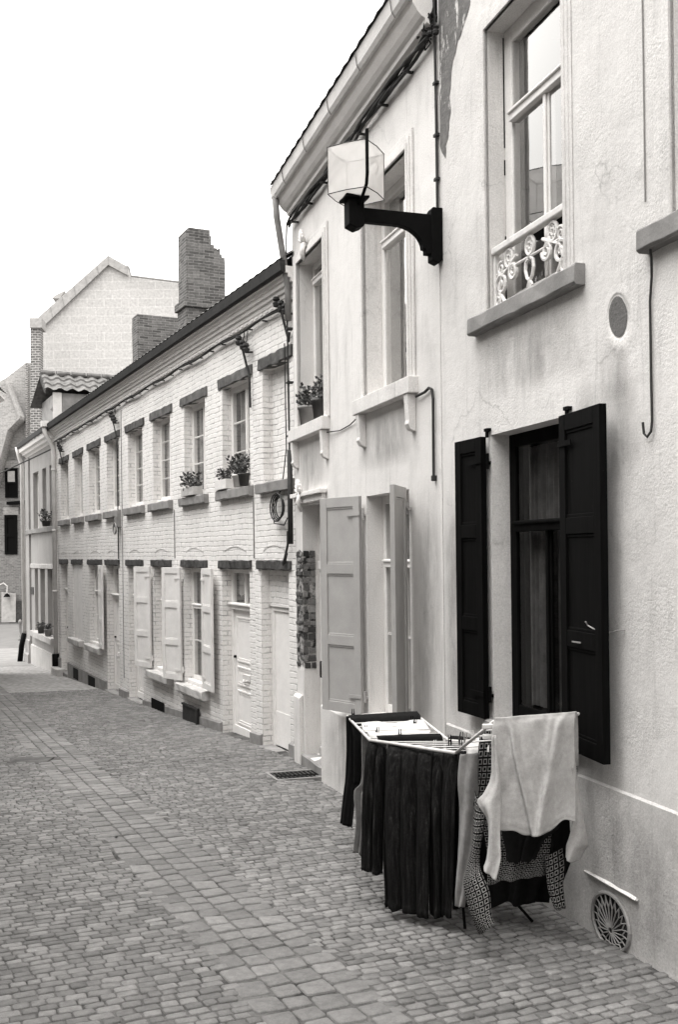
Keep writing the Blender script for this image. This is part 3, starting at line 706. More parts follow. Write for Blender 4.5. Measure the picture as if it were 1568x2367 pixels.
for (t0, t1, z0, z1) in (Bf, Bn):
    sb = MB()
    wl = min(.22, B1 - .02 - t1) if t0 > 9 else .155
    for q, (w_, pr) in enumerate(((1, .02), (.62, .034), (.3, .046))):
        a, b = wl * w_, .085 * w_
        sb.box(t1, t1 + a, .001, pr, z0, z1 + .14 * w_); sb.box(t0 - b, t0, .001, pr, z0, z1 + .14 * w_); sb.box(t0, t1, .001, pr, z1, z1 + .14 * w_)
    B.part('window_surround', sb, 'stuccoB', bevel=.005)
    om = MB(); tc = (t0 + t1) / 2 + .12     # leafy keystone ornament
    for q in range(9):
        a = pi * (q + .5) / 9; om.tube([(tc, .05, z1 + .12), (tc + .075 * cos(a), .085, z1 + .15 + .11 * sin(a))], [.028, .014], 6)
    for q in range(3):
        om.tube([(tc - .03 + .03 * q, .055, z1 + .11), (tc - .03 + .03 * q, .075, z1 + .02), (tc - .02 + .02 * q, .05, z1 - .07)], [.026, .022, .01], 6)
    B.part('keystone', om, 'stuccoB', smooth=True)
    a, b = (9.355, min(10.66, t1 + .25)) if t0 > 9 else (7.07, 8.42)
    B.part('sill', MB().box(a, b, -.13, .085, z0 - .125, z0 + .004), 'stuccoB', bevel=.006)
    for t in (a + .09, b - .10):
        B.part('console', MB().prism([(.001, z0 - .128), (.075, z0 - .128), (.062, z0 - .33), (.07, z0 - .36), (.05, z0 - .40), (.001, z0 - .42)], t - .04, t + .04, 'x'), 'stuccoB', bevel=.005)
window(B, *Bf, .15, 'white', .06, (.42,), (), 4.74, curtain='curtaindark', curt=(.3, 1))
window(B, *Bn, .15, 'white', .07, (.42,), (), 4.50, curtain='whitecloth', curt=(.0, .62), glassm='glassbright')
window(B, *Bg, .15, 'cream', .07, (.5,), (.5,), 1.70, curtain='curtaindark')
B.part('sill', MB().rbox(Bg[0] - .02, Bg[1] + .02, -.14, .07, .27, .365, .004, 8), 'stonepale')
shutter(B, 8.33, .035, 25, .52, .35, 2.30, 3, 'greyshut', th_=.036, st=.085, label='pale grey three-panelled shutter leaf swung half open by the door')
shutter(B, 7.27, .03, 146, .43, .35, 2.305, 1, 'greyshut', th_=.036, st=.06, label='plain pale grey shutter leaf standing out from the wall')
# door
dm = MB(); y0 = -.20
dm.box(Bdr[0], Bdr[0] + .06, y0 - .05, y0 + .02, -.40, 2.32).box(Bdr[1] - .06, Bdr[1], y0 - .05, y0 + .02, -.40, 2.32).box(Bdr[0] + .06, Bdr[1] - .06, y0 - .05, y0 + .02, 2.26, 2.32).box(Bdr[0] + .06, Bdr[1] - .06, y0 - .05, y0 + .05, 1.62, 1.71)
df = B.part('door_frame', dm, 'cream', bevel=.004)
B.part('pane', MB().add([(Bdr[0] + .06, y0 - .02, 1.71), (Bdr[1] - .06, y0 - .02, 1.71), (Bdr[1] - .06, y0 - .02, 2.26), (Bdr[0] + .06, y0 - .02, 2.26)], [(0, 1, 2, 3)]), 'glassdark', df)
B.part('room', MB().box(Bdr[0], Bdr[1], y0 - .8, y0 - .75, 1.5, 2.4), 'room', df)
dl = MB().box(Bdr[0] + .06, Bdr[1] - .06, y0 - .04, y0 - .01, -.37, 1.62)
for z0, z1 in ((-.2, .35), (.5, 1.05), (1.12, 1.5)):
    for a, b, c, d in ((.16, .20, z0, z1), (.70, .74, z0, z1), (.20, .70, z0, z0 + .03), (.20, .70, z1 - .03, z1)): dl.box(Bdr[0] + a, Bdr[0] + b, y0 - .012, y0 + .008, c, d)
dd = B.part('door', dl, 'cream', bevel=.004)
B.part('handle', MB().tube([(10.27, y0, .62), (10.27, y0 + .05, .62), (10.27, y0 + .05, .45), (10.27, y0, .45)], .01, 6), 'iron', dd)
hm = MB().box(9.5, 10.56, .001, .05, 2.33, 2.40).box(9.47, 10.60, .001, .085, 2.40, 2.445); B.part('door_hood', hm, 'stuccoB', bevel=.006)
om = MB()
for q in range(9):
    a = pi * (q + .5) / 9; om.tube([(10.22, .06, 2.42), (10.22 + .09 * cos(a), .10, 2.46 + .13 * sin(a))], [.03, .016], 6)
om.tube([(10.22, .07, 2.44), (10.22, .10, 2.34), (10.22, .06, 2.24)], [.03, .03, .012], 6); B.part('keystone', om, 'stuccoB', smooth=True)
sm = MB().rbox(9.42, 10.52, -.19, .03, -.62, -.40, .004, 8); B.part('doorstep', sm, 'stone')
B.part('doorstep', MB().rbox(9.46, 10.34, -.19, -.14, -.398, -.30, .003, 8), 'stonepale')
eb = MB(); z = .54; rq = random.Random(5); k = 0
while z < 1.80:
    h = rq.uniform(.046, .066); lo = 10.40; hi = 10.66; k += 1; c_ = lo + (hi - lo) * (.38 if k % 2 else .68) + rq.uniform(-.02, .02)
    for a, b in ((lo + rq.uniform(0, .012), c_), (c_ + rq.uniform(.012, .03), hi + rq.uniform(-.05, .004))):
        if rq.random() > .10: eb.rbox(a, b, -.02, rq.uniform(.002, .016), z + rq.uniform(-.004, .004), z + h, .006, 3)
    c2 = -.07 + rq.uniform(-.02, .02)
    for a, b in ((-.135, c2), (c2 + .014, -.004)):
        if rq.random() > .08: eb.box(10.386, 10.399 + rq.uniform(-.010, 0), a, b, z + rq.uniform(-.004, .004), z + h, .004)
    z += h + rq.uniform(.014, .024)
m = M('sooty_mortar', .95, .1); m.base(m.ramp(m.noise(13, 6, .7), [(.42, g(.02)), (.58, g(.34))])); MT['sootmortar'] = m.m
MT['loosebrick'] = settmat('loose_old_brick', .16, .8); B.part('exposed_brick', eb, 'loosebrick')
B.part('exposed_joint', MB().add([(10.405, .0035, .60), (10.66, .0035, .52), (10.665, .0035, 1.70), (10.62, .0035, 1.80), (10.52, .0035, 1.84), (10.402, .0035, 1.80)], [(0, 1, 2, 3, 4, 5)])
       .add([(10.397, .0035, .60), (10.397, -.14, .62), (10.397, -.14, 1.82), (10.397, .0035, 1.80)], [(0, 1, 2, 3)]), 'sootmortar')
B.part('corner_pier', MB().prism([(.001, -.9), (.045, -.9), (.045, .21), (.02, .235), (.001, .24)], 10.45, 10.69, 'x'), 'stuccoB', bevel=.006)
B.part('plinth', MB().prism([(.001, -.9), (.12, -.9), (.12, .285), (.09, .31), (.001, .335)], 6.72, 9.40, 'x'), 'stuccoB', bevel=.008)
dp = MB().tube([(10.56, .22, 5.70), (10.58, .20, 5.50), (10.66, .09, 4.95), (10.70, .05, 4.75), (10.712, .05, 4.4)], .036, 10); B.part('downpipe', dp, 'wirepale', smooth=True)
dp = MB().tube([(10.712, .05, 2.95), (10.712, .05, 1.9)], .03, 10); B.part('downpipe', dp, 'zincdark', smooth=True, label='dark lower length of the downpipe')
for t0, t1, z0, z1, y in ((6.66, 7.12, .36, 2.4, .004), (9.5, 10.5, 2.4, 3.0, .004), (7.2, 8.5, 2.5, 3.0, .004), (7.3, 9.3, -.5, .25, .124)):  # painted shade and dirt, under the sills and low down
    B.part('shade_dirt_stain', MB().add([(t0, y, z0), (t1, y, z0), (t1, y, z1), (t0, y, z1)], [(0, 1, 2, 3)]), 'stain')
# cables on house B
cb = MB(); rnd = random.Random(3)
for q in range(4):
    p = []
    for k in range(30):
        t = 10.62 - k * .136; p.append((t, .05 + .012 * sin(k * 1.1 + q * 2) + q * .009, 5.50 + .03 * (8 - t) + .016 * sin(k * .7 + q * 1.7) + q * .014))
    cb.tube(p, .013, 6)
for k in range(7):
    t = 10.4 - k * .55; cb.box(t - .012, t + .012, .0, .085, 5.47 + .03 * (8 - t), 5.485 + .03 * (8 - t))
single('cable', 'thick dark bundle of cables strapped under the coved eave of the white house', 'cable', AB, cb, 'wire')
cb = MB()
for q in range(3):
    cb.tube([(10.62 + .02 * q, .07, 5.46), (10.69 + .015 * q, .06, 5.30), (10.70 + .02 * q, .06, 4.6), (10.70 + .02 * q, .05 + .01 * (q % 2), 3.6), (10.70 + .018 * q, .05, 2.6), (10.71, .05, 2.0)], .0055, 6)
for z in (4.9, 4.3, 3.7, 3.1): cb.box(10.68, 10.76, .0, .07, z, z + .02)
single('cable', 'dark cables clipped down the corner between the white house and the brick row', 'cable', AB, cb, 'wire')
cb = MB().tube([(7.05, .03, 2.99), (6.90, .02, 3.0), (6.82, .02, 3.02), (6.765, .02, 3.0), (6.745, .02, 2.93), (6.75, .02, 2.36)], .011, 6).box(6.735, 6.765, 0, .035, 2.32, 2.36)
single('cable', 'dark cable bending from the near white sill down the wall', 'cable', AB, cb, 'wire')
single('cable', 'thin cable sagging between the two white upper sills', 'cable', AB, MB().tube([(9.36, .03, 2.99), (9.0, .012, 2.965), (8.7, .012, 2.98), (8.45, .03, 3.01)], .006, 5), 'wire')
kb = MB(); rnd = random.Random(9)
for q in range(7):
    a, b = (6.72, 5.78), (6.60, 5.72)
    kb.tube([(6.85 - .3 * rnd.random(), .03 + .05 * rnd.random(), 5.5 + .28 * rnd.random()) for _ in range(5)], .007, 5)
for q in range(4): kb.lathe([(0, 0), (.022, 0), (.026, .02), (.015, .035), (.026, .05), (.0, .07)], (6.55 + .1 * q, .05, 5.52 + .04 * q), 8)
single('cable_junction', 'tangle of dark wires and insulators where the eave meets the bare render', 'cable', AB, kb, 'wire')

# ================================================================ ROW C : five white-painted brick cottages
FZ0, FZ1, GL = 2.65, 4.03, 1.60          # upper sill, upper head, lower head
zE, zR, oR = 5.0, 7.42, -3.0
def cottage(t0, t1, label):
    th = T('brick_cottage', label, 'house', CC, ((t0 + t1) / 2, 0, gzw(CC, (t0 + t1) / 2)), 'white brick cottages in the row'); th.t = (t0, t1); return th
def rowshell(th, holes):
    t0, t1 = th.t
    mb = wall(MB(), t0, t1, -1.6, 4.8, holes, .12, ends=False)
    th.part('wall', shell(mb, t0, t1, -1.6, 4.95, zR - .05), 'brickC')
    cm = MB().prism([(.0, 4.70), (.03, 4.722), (.036, 4.768), (.062, 4.774), (.070, 4.815), (.096, 4.821), (.104, 4.861), (.130, 4.867), (.138, 4.908), (.164, 4.912), (.166, 4.985), (.0, 4.985)], t0, t1, 'x')
    th.part('cornice', cm, 'white')
    n = int((t1 - t0) / .16); dm = MB().box(t0, t1, .001, .03, 4.66, 4.70)
    for k in range(n): a = t0 + .05 + k * (t1 - t0 - .02) / n; dm.box(a, a + .085, .0305, .038, 4.672, 4.70)
    th.part('dentil_course', dm, 'white')
    gmx = [(.168, 4.916), (.198, 4.91), (.222, 4.93), (.238, 5.04), (.168, 5.045)]
    th.part('gutter', MB().prism(gmx, t0, t1, 'x'), 'zincdark')
    th.part('roof', tiles(tiles(MB(), t0, t1, .22, zE + .015, oR, zR, .2, 14, .012), t0, t1, -6.2, zE, oR, zR, .4, 6), 'tile')
def plinthC(th, a, b, z0=None):
    zt = lambda t: max(-.72, -.5 - .05 * (t - 12.6))
    th.part('plinth', MB().add([(a, .035, -1.5), (b, .035, -1.5), (b, .035, zt(b)), (a, .035, zt(a)), (a, 0, -1.5), (b, 0, -1.5), (b, 0, zt(b) + .02), (a, 0, zt(a) + .02)], [(0, 1, 2, 3), (3, 2, 6, 7), (1, 5, 6, 2), (0, 4, 7, 3)]), 'stone')
def upper(th, t0, t1, rails=(.25, .5, .75), win=True, mull=(.42,)):
    th.part('lintel', MB().rbox(t0 - .12 - random.uniform(-.02, .03), t1 + .11 + random.uniform(-.02, .03), -.1, .028, FZ1, FZ1 + random.uniform(.125, .15), .008, 10), random.choice(('lintel', 'lintel', 'lintelmid')))
    th.part('sill', MB().rbox(t0 - .12, t1 + .12, -.13, .075, FZ0 - .13, FZ0 + .0, .006, 10), 'stone')
    if win:
        window(th, t0, t1, FZ0 + .03, FZ1, .125, 'white', .065, mull, rails, None, curtain='curtainrow', glassm='glassrow')
        th.part('window_board', MB().box(t0 + .01, t1 - .01, -.118, -.05, FZ0 + .002, FZ0 + .055), 'white', bevel=.006)
def glintel(th, t0, t1):
    th.part('lintel', MB().rbox(t0 - .09, t1 + .09, -.1, .03, GL, GL + .115, .008, 10), 'lintelg')
    am = MB(); c = (t0 + t1) / 2; hw = (t1 - t0) / 2 + .06      # outline of the relieving arch
    for k in range(9):
        a = -.9 + 1.8 * k / 9; b = a + .16
        z = lambda q: GL + .15 + .13 * cos(q * 1.15)
        am.add([(c + hw * .8 * a, .003, z(a)), (c + hw * .8 * b, .003, z(b)), (c + hw * .8 * b, .007, z(b) + .014), (c + hw * .8 * a, .007, z(a) + .014), (c + hw * .8 * b, .003, z(b) + .045), (c + hw * .8 * a, .003, z(a) + .045)], [(0, 1, 2, 3), (3, 2, 4, 5)])
    th.part('relieving_arch', am, 'brickC')
def gwin(th, t0, t1, z0=-.15, curt='curtainrow'):
    glintel(th, t0, t1)
    f = window(th, t0, t1, z0 + .04, GL, .125, 'white', .07, (.5,), (.5,), 1.02, curtain=curt, curt=(0, .95), glassm='glassrow')
    th.part('sill', MB().rbox(t0 - .13, t1 + .13, -.13, .12, z0 - .12, z0, .006, 8), 'stonepale')
    th.part('window_board', MB().box(t0 + .01, t1 - .01, -.118, -.03, z0 + .002, z0 + .06), 'white', bevel=.008)
    return f
def cdoor(th, t0, t1, zb, ztr=1.10, trans=True, plain=False, ztop=None):
    o = -.13; glintel(th, t0, t1); fb = MB(); top = GL if trans else ztr
    fb.box(t0, t0 + .07, o - .06, o, zb, top).box(t1 - .07, t1, o - .06, o, zb, top).box(t0 + .07, t1 - .07, o - .06, o - .002, top - .06, top)
    if trans: fb.box(t0 + .07, t1 - .07, o - .06, o + .03, ztr - .05, ztr + .04).box(t0 + .02, t1 - .02, o + .001, o + .06, ztr + .01, ztr + .035).box((t0 + t1) / 2 - .02, (t0 + t1) / 2 + .02, o - .055, o - .004, ztr + .04, top - .06)
    f = th.part('door_frame', fb, 'white', bevel=.005)
    if trans:
        th.part('pane', MB().add([(t0 + .07, o - .03, ztr + .04), (t1 - .07, o - .03, ztr + .04), (t1 - .07, o - .03, top - .06), (t0 + .07, o - .03, top - .06)], [(0, 1, 2, 3)]), 'glass', f)
        cb = MB()
        for i in range(25):
            x = t0 + .07 + (t1 - t0 - .14) * i / 24; y = o - .09 + .014 * sin(i * 1.3); cb.v += [(x, y, ztr + .14 + .03 * sin(i * .8)), (x, y, top)]
        cb.f = [(2 * i, 2 * i + 2, 2 * i + 3, 2 * i + 1) for i in range(24)]; th.part('curtain', cb, 'curtainrow', f, smooth=True)
        th.part('room', MB().box(t0, t1, o - .6, o - .55, 0.9, 1.7), 'room', f)
    lb = MB(); a, b, c, d = t0 + .07, t1 - .07, zb + .015, ztr - (.05 if trans else .06)
    lb.box(a, b, o - .05, o - .022, c, d)
    if not plain:
        w_ = b - a
        for z0, z1 in ((c + .14, c + .60), (c + .66, c + .92), (c + .98, d - .10)):
            for s_, hh in ((0, .012), (.03, .006)):
                lb.box(a + .10 + s_, a + .125 + s_, o - .023, o - .022 + hh, z0 + s_, z1 - s_).box(b - .125 - s_, b - .10 - s_, o - .023, o - .022 + hh, z0 + s_, z1 - s_)
                lb.box(a + .125 + s_, b - .125 - s_, o - .023, o - .022 + hh, z0 + s_, z0 + .025 + s_).box(a + .125 + s_, b - .125 - s_, o - .023, o - .022 + hh, z1 - .025 - s_, z1 - s_)
        lb.box(a, b, o - .022, o - .004, c, c + .11)
    else:
        lb.box(a, b, o - .022, o - .016, c, c + .42)
    l = th.part('door', lb, 'white', bevel=.004)
    if not plain:
        mb = MB().box((a + b) / 2 - .13, (a + b) / 2 + .13, o - .022, o - .006, c + .75, c + .83); mb.tube([((a + b) / 2 - .08, o - .0, c + .76), ((a + b) / 2, o + .035, c + .745), ((a + b) / 2 + .08, o - .0, c + .76)], .012, 6)
        th.part('letter_flap', mb, 'zinc', l)
        th.part('door_knob', MB().lathe([(0, 0), (.022, .005), (.026, .02), (.02, .035), (0, .04)], (b - .05 if False else b - .045, o - .01, c + 1.02), 8), 'iron', l)
    th.part('doorstep', MB().rbox(t0 - .04, t1 + .04, -.13, .05, zb - .25, zb + .01, .005, 6), 'stone')

C1 = cottage(10.10, 11.585, 'narrow brick front with a bricked-up upper window over a plain alley door')
bl = (10.42, 11.24)
rowshell(C1, [(*bl, FZ0, FZ1), (10.50, 11.37, -.58, GL)])
C1.part('blind_window', MB().add([(bl[0], -.12, FZ0), (bl[1], -.12, FZ0), (bl[1], -.12, FZ1), (bl[0], -.12, FZ1)], [(0, 1, 2, 3)]), 'brickC')
upper(C1, *bl, win=False)
cdoor(C1, 10.50, 11.37, -.57, 1.15, trans=False, plain=True)
C1.part('blind_panel', MB().add([(10.50, -.11, 1.15), (11.37, -.11, 1.15), (11.37, -.11, GL), (10.50, -.11, GL)], [(0, 1, 2, 3)]), 'brickC')
plinthC(C1, 10.10, 10.49); plinthC(C1, 11.38, 11.585)

C2 = cottage(11.585, 15.02, 'brick cottage with flower boxes on both upper sills and a panelled front door')
U1, U2 = (11.70, 12.73), (13.47, 14.47); Dr, G2 = (11.77, 12.83), (13.52, 14.57)
rowshell(C2, [(*U1, FZ0, FZ1), (*U2, FZ0, FZ1), (*Dr, -.66, GL), (*G2, -.15, GL)])
upper(C2, *U1, (.33, .66)); upper(C2, *U2, (.33, .66)); cdoor(C2, *Dr, -.65)
f = gwin(C2, *G2)
shutter(C2, 14.60, .03, 17, .50, -.12, 1.60, 3, 'cream'); shutter(C2, 13.50, .045, 176, .55, -.10, 1.60, 3, 'cream')
plinthC(C2, 11.585, 11.74); plinthC(C2, 12.87, 15.02)
C2.part('cellar_hatch', MB().box(13.80, 14.55, .03, .055, -.80, -.44).box(13.80, 14.55, .0551, .075, -.47, -.44).box(13.78, 13.82, .0551, .085, -.80, -.44), 'zincdark', bevel=.005)

C3 = cottage(15.02, 18.40, 'brick cottage with one propped shutter beside a narrow half-hidden door')
U3, U4 = (15.22, 16.23), (16.90, 17.93); G3, D3 = (15.30, 16.29), (17.02, 18.02)
rowshell(C3, [(*U3, FZ0, FZ1), (*U4, FZ0, FZ1), (*G3, -.13, GL), (*D3, -.86, GL)])
upper(C3, *U3); upper(C3, *U4); gwin(C3, *G3, -.13); cdoor(C3, *D3, -.82, 1.05)
shutter(C3, 16.34, .03, 17, .50, -.10, 1.60, 3, 'cream')
plinthC(C3, 15.02, 16.98); plinthC(C3, 18.06, 18.40)
C3.part('cellar_vent', MB().box(15.6, 16.38, .036, .042, -.82, -.60), 'iron')

C4 = cottage(18.40, 21.72, 'brick cottage with a dark half-open window and insulators on its wall')
U5, U6 = (18.62, 19.62), (20.28, 21.32); D4, G4 = (18.75, 19.77), (20.22, 21.42)
rowshell(C4, [(*U5, FZ0, FZ1), (*U6, FZ0, FZ1), (*D4, -.90, GL), (*G4, -.10, GL)])
upper(C4, *U5); upper(C4, *U6); cdoor(C4, *D4, -.88, 1.0)
gwin(C4, *G4, -.09, 'curtaindark')
shutter(C4, 20.20, .045, 175, .55, -.06, 1.60, 3, 'cream'); pass
plinthC(C4, 18.40, 18.71); plinthC(C4, 19.81, 21.72)
C4.part('cellar_vent', MB().box(20.80, 21.46, .036, .042, -.98, -.76), 'iron')

C5 = cottage(21.72, 25.2, 'brick cottage with one window closed by pale shutters, next to the iron-shod downpipe')
U7, U8 = (22.0, 22.9), (23.6, 24.58); G5, D5 = (22.17, 23.2), (23.86, 24.74)
rowshell(C5, [(*U7, FZ0, FZ1), (*U8, FZ0, FZ1), (*G5, -.08, GL), (*D5, -1.0, GL)])
upper(C5, *U7); upper(C5, *U8); glintel(C5, *G5); cdoor(C5, *D5, -1.0, .98)
C5.part('shutter', leafA := leaf_panel(MB(), G5[1] - G5[0], -.06, GL, 1, .03, .06) if False else MB().box(G5[0], (G5[0] + G5[1]) / 2 - .004, -.06, -.02, -.07, GL).box(G5[0] + .07, (G5[0] + G5[1]) / 2 - .07, -.02, -.012, .05, GL - .1), 'cream', bevel=.004)
C5.part('shutter', MB().box((G5[0] + G5[1]) / 2 + .004, G5[1], -.06, -.02, -.07, GL).box((G5[0] + G5[1]) / 2 + .07, G5[1] - .07, -.02, -.012, .05, GL - .1), 'cream', bevel=.004)
C5.part('sill', MB().rbox(G5[0] - .13, G5[1] + .13, -.13, .12, -.20, -.08, .006, 8), 'stonepale')
plinthC(C5, 21.72, 23.82); plinthC(C5, 24.78, 25.2)
C5.part('cellar_vent', MB().box(22.55, 23.1, .036, .042, -1.0, -.76), 'iron')
C5.part('corner_block', MB().rbox(24.3, 25.05, .0, .2, -1.5, -.93, .01, 5), 'stonepale')
dm = MB().tube([(25.1, .28, 4.98), (25.1, .27, 4.82), (25.1, .09, 4.5), (25.1, .07, 4.3), (25.1, .07, -.65)], .055, 10)
for z in (3.9, 2.4, .9): dm.tube([(25.1, .07, z), (25.1, .07, z + .05)], .065, 10)
p = C5.part('downpipe', dm, 'zinc', smooth=True)
C5.part('pipe_shoe', MB().tube([(25.1, .08, -.62), (25.1, .08, -1.2)], .085, 10), 'iron', p, smooth=True)
C5.part('pipe_hopper', MB().box(25.0, 25.2, .2, .36, 4.98, 5.12), 'zinc', p)
# pointing joints between the cottages
# chimneys
def chimney(th, x0, x1, Y, yb, yt, dep, corb=True, ragged=False):
    a = at(x0, yt, Y); b = at(x1, yt, Y); zt = a.z; zb2 = at(x0, yb, Y).z - 1.6
    cs, sn = cos(-CC.phi), sin(-CC.phi)
    def loc(p): q = Vector((p.x - CC.o.x, p.y - CC.o.y)); return q.x * cs - q.y * sn, q.x * sn + q.y * cs
    (ta, oa), (tb, ob) = loc(a), loc(b); t0 = (ta + tb) / 2; mb = MB(); n = 9
    zs = [zb2, zt - .62 * (zt - zb2 - 1.6) - .25, zt - .62 * (zt - zb2 - 1.6) - .249, zt - .62 * (zt - zb2 - 1.6) - .1, zt - .62 * (zt - zb2 - 1.6) - .099] if corb else [zb2]
    ex = [.02, .02, .07, .07, 0] if corb else [0]
    m_ = 8; z0 = zs[-1]
    zs += [z0 + (zt - z0) * k / m_ for k in range(1, m_ + 1)]; ex += [(.003 * sin(k * 2.1)) for k in range(1, m_ + 1)]
    o0, o1 = max(oa, ob), min(oa, ob)
    for z, e in zip(zs, ex): mb.v += [(t0 - e, o0 + e, z), (t0 - e, o1 - e, z), (t0 + dep + e, o1 - e, z), (t0 + dep + e, o0 + e, z)]
    for k in range(len(zs) - 1):
        for q in range(4): mb.f.append((k * 4 + q, k * 4 + (q + 1) % 4, k * 4 + 4 + (q + 1) % 4, k * 4 + 4 + q))
    k = len(zs) - 1; mb.f.append((k * 4, k * 4 + 1, k * 4 + 2, k * 4 + 3))
    if ragged:       # loose, partly fallen top courses
        for q in range(26):
            u = q / 26; o = o0 + (o1 - o0) * u
            h = .56 + .03 * random.random() if .05 < u < .58 else (.50 if u <= .05 else .56 * (1 - u) / .42 * random.uniform(.62, 1.05))
            h = round(h / .058) * .058
            if h > 0: mb.box(t0 + .01 + .015 * random.random(), t0 + dep - .02, o, o + (o1 - o0) / 26, zt - .01, zt + h)
    return th.part('chimney', mb, 'brick')
chimney(C3, 425, 529, 20, 740, 597, .55, True, True)
chimney(C4, 312, 424, 24, 822, 731, .5, False)

# fittings and cables along the row
cb = MB()
for q in range(2):
    cb.tube([(25.0 - k * .245, .05 + .01 * q, 4.615 + .018 * sin(k * .9 + q) - .012 * q) for k in range(60)], .012, 5)
for k in range(30): t = 24.8 - k * .49; cb.box(t - .009, t + .009, .0, .06, 4.585, 4.60)
single('cable', 'long dark cable clipped under the cornice of the brick cottages', 'cable', CC, cb, 'wire')
def service(t, ztop, zbot, lab, long_=False):
    mb = MB()
    for dt, z in ((0, ztop), (.14, ztop + .08), (-.12, ztop - .06)):
        mb.lathe([(0, -.07), (.035, -.06), (.045, -.02), (.025, 0), (.045, .02), (.035, .05), (0, .06)], (t + dt, .09, z), 8)
        mb.tube([(t + dt, 0, z - .05), (t + dt, .09, z - .06)], .012, 5)
        mb.tube([(t + dt, .09, z + .05), (t + dt + .03, .06, (z + 4.62) / 2), (t + dt + .02, .055, 4.62)], .007, 5)
    mb.tube([(t, .09, ztop - .06), (t - .05, .05, ztop - .3), (t - .1, .04, ztop - .42), (t - .1, .035, zbot)], .016 if not long_ else .013, 6)
    return single('wire_insulators', lab, 'insulators', CC, mb, 'wire', 'cable fittings on the cottage fronts')
service(11.68, 4.42, 3.62, 'cluster of dark insulators with a drooping grey wire above the first flowered cottage window')
service(18.70, 4.40, 1.72, 'cluster of insulators with a cable running down mid-row past a junction box', True)
service(24.2, 4.40, 4.05, 'small insulator cluster beside the far downpipe')
service(10.42, 4.62, 4.30, 'dark insulators and loose wires in the corner under the cottage eave')
single('junction_box', 'coiled dark cable box on the wall below the upper sills in mid-row', 'cable box', CC,
       MB().box(18.50, 18.68, 0, .09, 2.33, 2.52).tube([(18.60 + .11 * cos(a / 3), .10, 2.30 + .10 * sin(a / 3)) for a in range(20)], .016, 6), 'wirepale')
km = MB()
for q in range(4): km.tube([(10.62 + (.13 + .02 * q) * cos(a * .5 + q), .05 + .015 * q, 2.33 + (.12 + .015 * q) * sin(a * .5 + q)) for a in range(14)], .009, 5)
km.tube([(10.45, .04, 4.2), (10.43, .04, 3.0), (10.55, .05, 2.55), (10.85, .05, 2.35), (10.80, .05, 2.15), (10.5, .05, 2.12), (10.40, .05, 2.2)], .007, 5)
single('cable_coil', 'coil of spare black cable below the bricked-up upper window', 'cable', CC, km, 'wire')
single('cable', 'short dark pipe lagging hanging on the wall above the alley door', 'cable', CC, MB().tube([(10.40, .05, 2.05), (10.40, .05, 1.9), (10.42, .05, 1.86), (10.50, .06, 1.70), (10.53, .05, 1.66), (10.50, .05, 1.68), (10.43, .05, 1.80)], .014, 6), 'wire')
for t, za, zb2, lab in ((11.585, 1.74, 2.5, 'thin grey conduit on the brick between the alley door and the panelled door'), (15.02, 1.74, 2.5, 'thin grey conduit between the two cottages with propped shutters'), (18.40, -.5, 4.5, 'tall thin conduit running nearly full height in mid-row')):
    single('conduit', lab, 'conduit', CC, MB().box(t - .009, t + .009, .001, .012, za, zb2), 'wirepale', 'conduits on the cottage fronts')

# ================================================================ HOUSE D : end house
DH = T('end_house', 'small pale rendered house at the far end of the row with a tiled dormer', 'house', CC, (27.5, 0, gzw(CC, 27.5)))
Dt0, Dt1 = 25.2, 29.95
uo = [(25.55, 26.12), (26.62, 27.22), (27.85, 28.75)]; go = [(25.75, 26.6), (26.95, 27.75), (28.1, 28.65)]
mb = wall(MB(), Dt0, Dt1, -2.0, 4.8, [(a, b, 2.55, 4.12) for a, b in uo] + [(a, b, -.28, 1.46) for a, b in go], .12, ends=False)
shell(mb, Dt0, Dt1, -2.0, 4.95, zR - .05); mb.add([(Dt1, 0, -2), (Dt1, -.33, -2), (Dt1, -.33, 4.8), (Dt1, 0, 4.8)], [(0, 1, 2, 3)])
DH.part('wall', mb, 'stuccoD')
DH.part('cornice', MB().prism([(.0, 4.66), (.03, 4.70), (.10, 4.72), (.12, 4.78), (.2, 4.80), (.22, 4.885), (.0, 4.9)], Dt0, Dt1 + .05, 'x'), 'white')
gmx = [(.23, 4.905), (.245, 4.90), (.262, 4.93), (.27, 5.04), (.221, 5.045)]
DH.part('gutter', MB().prism(gmx, Dt0, Dt1 + .08, 'x'), 'zincdark')
DH.part('roof', tiles(tiles(MB(), Dt0, Dt1, .24, zE + .01, oR, zR, .2, 14, .012), Dt0, Dt1, -6.2, zE, oR, zR, .4, 6), 'tile')
for a, b in uo: window(DH, a, b, 2.58, 4.10, .12, 'white', .055, (), (.7,), None, curtain='curtain')
for a, b in go[:2]: window(DH, a, b, -.26, 1.44, .12, 'white', .055, (.5,), (.62,), None, curtain='curtain', cz=(0, .85))
window(DH, *go[2], -.26, 1.44, .12, 'cream', .06, (), (), None, curtain='curtain')
DH.part('sill_band', MB().rbox(25.22, 29.9, -.1, .08, 2.42, 2.55, .006, 12), 'stone')
DH.part('lintel_band', MB().rbox(25.25, 29.6, -.1, .025, 1.46, 1.585, .005, 12), 'stonepale')
DH.part('sill', MB().rbox(25.5, 28.75, -.12, .13, -.44, -.28, .008, 12), 'stonepale')
DH.part('plinth', MB().prism([(0, -2), (.04, -2), (.04, -.72), (0, -.70)], 25.2, 29.3, 'x'), 'plinth')
DH.part('corner_pier', MB().prism([(0, -2), (.12, -2), (.12, -1.02), (.08, -.98), (.08, -.62), (.05, -.6), (.05, 4.6), (0, 4.6)], 29.3, 29.97, 'x'), 'stuccoD')
DH.part('wall_plate', MB().box(28.85, 29.25, .001, .02, .72, .92), 'lintelg')
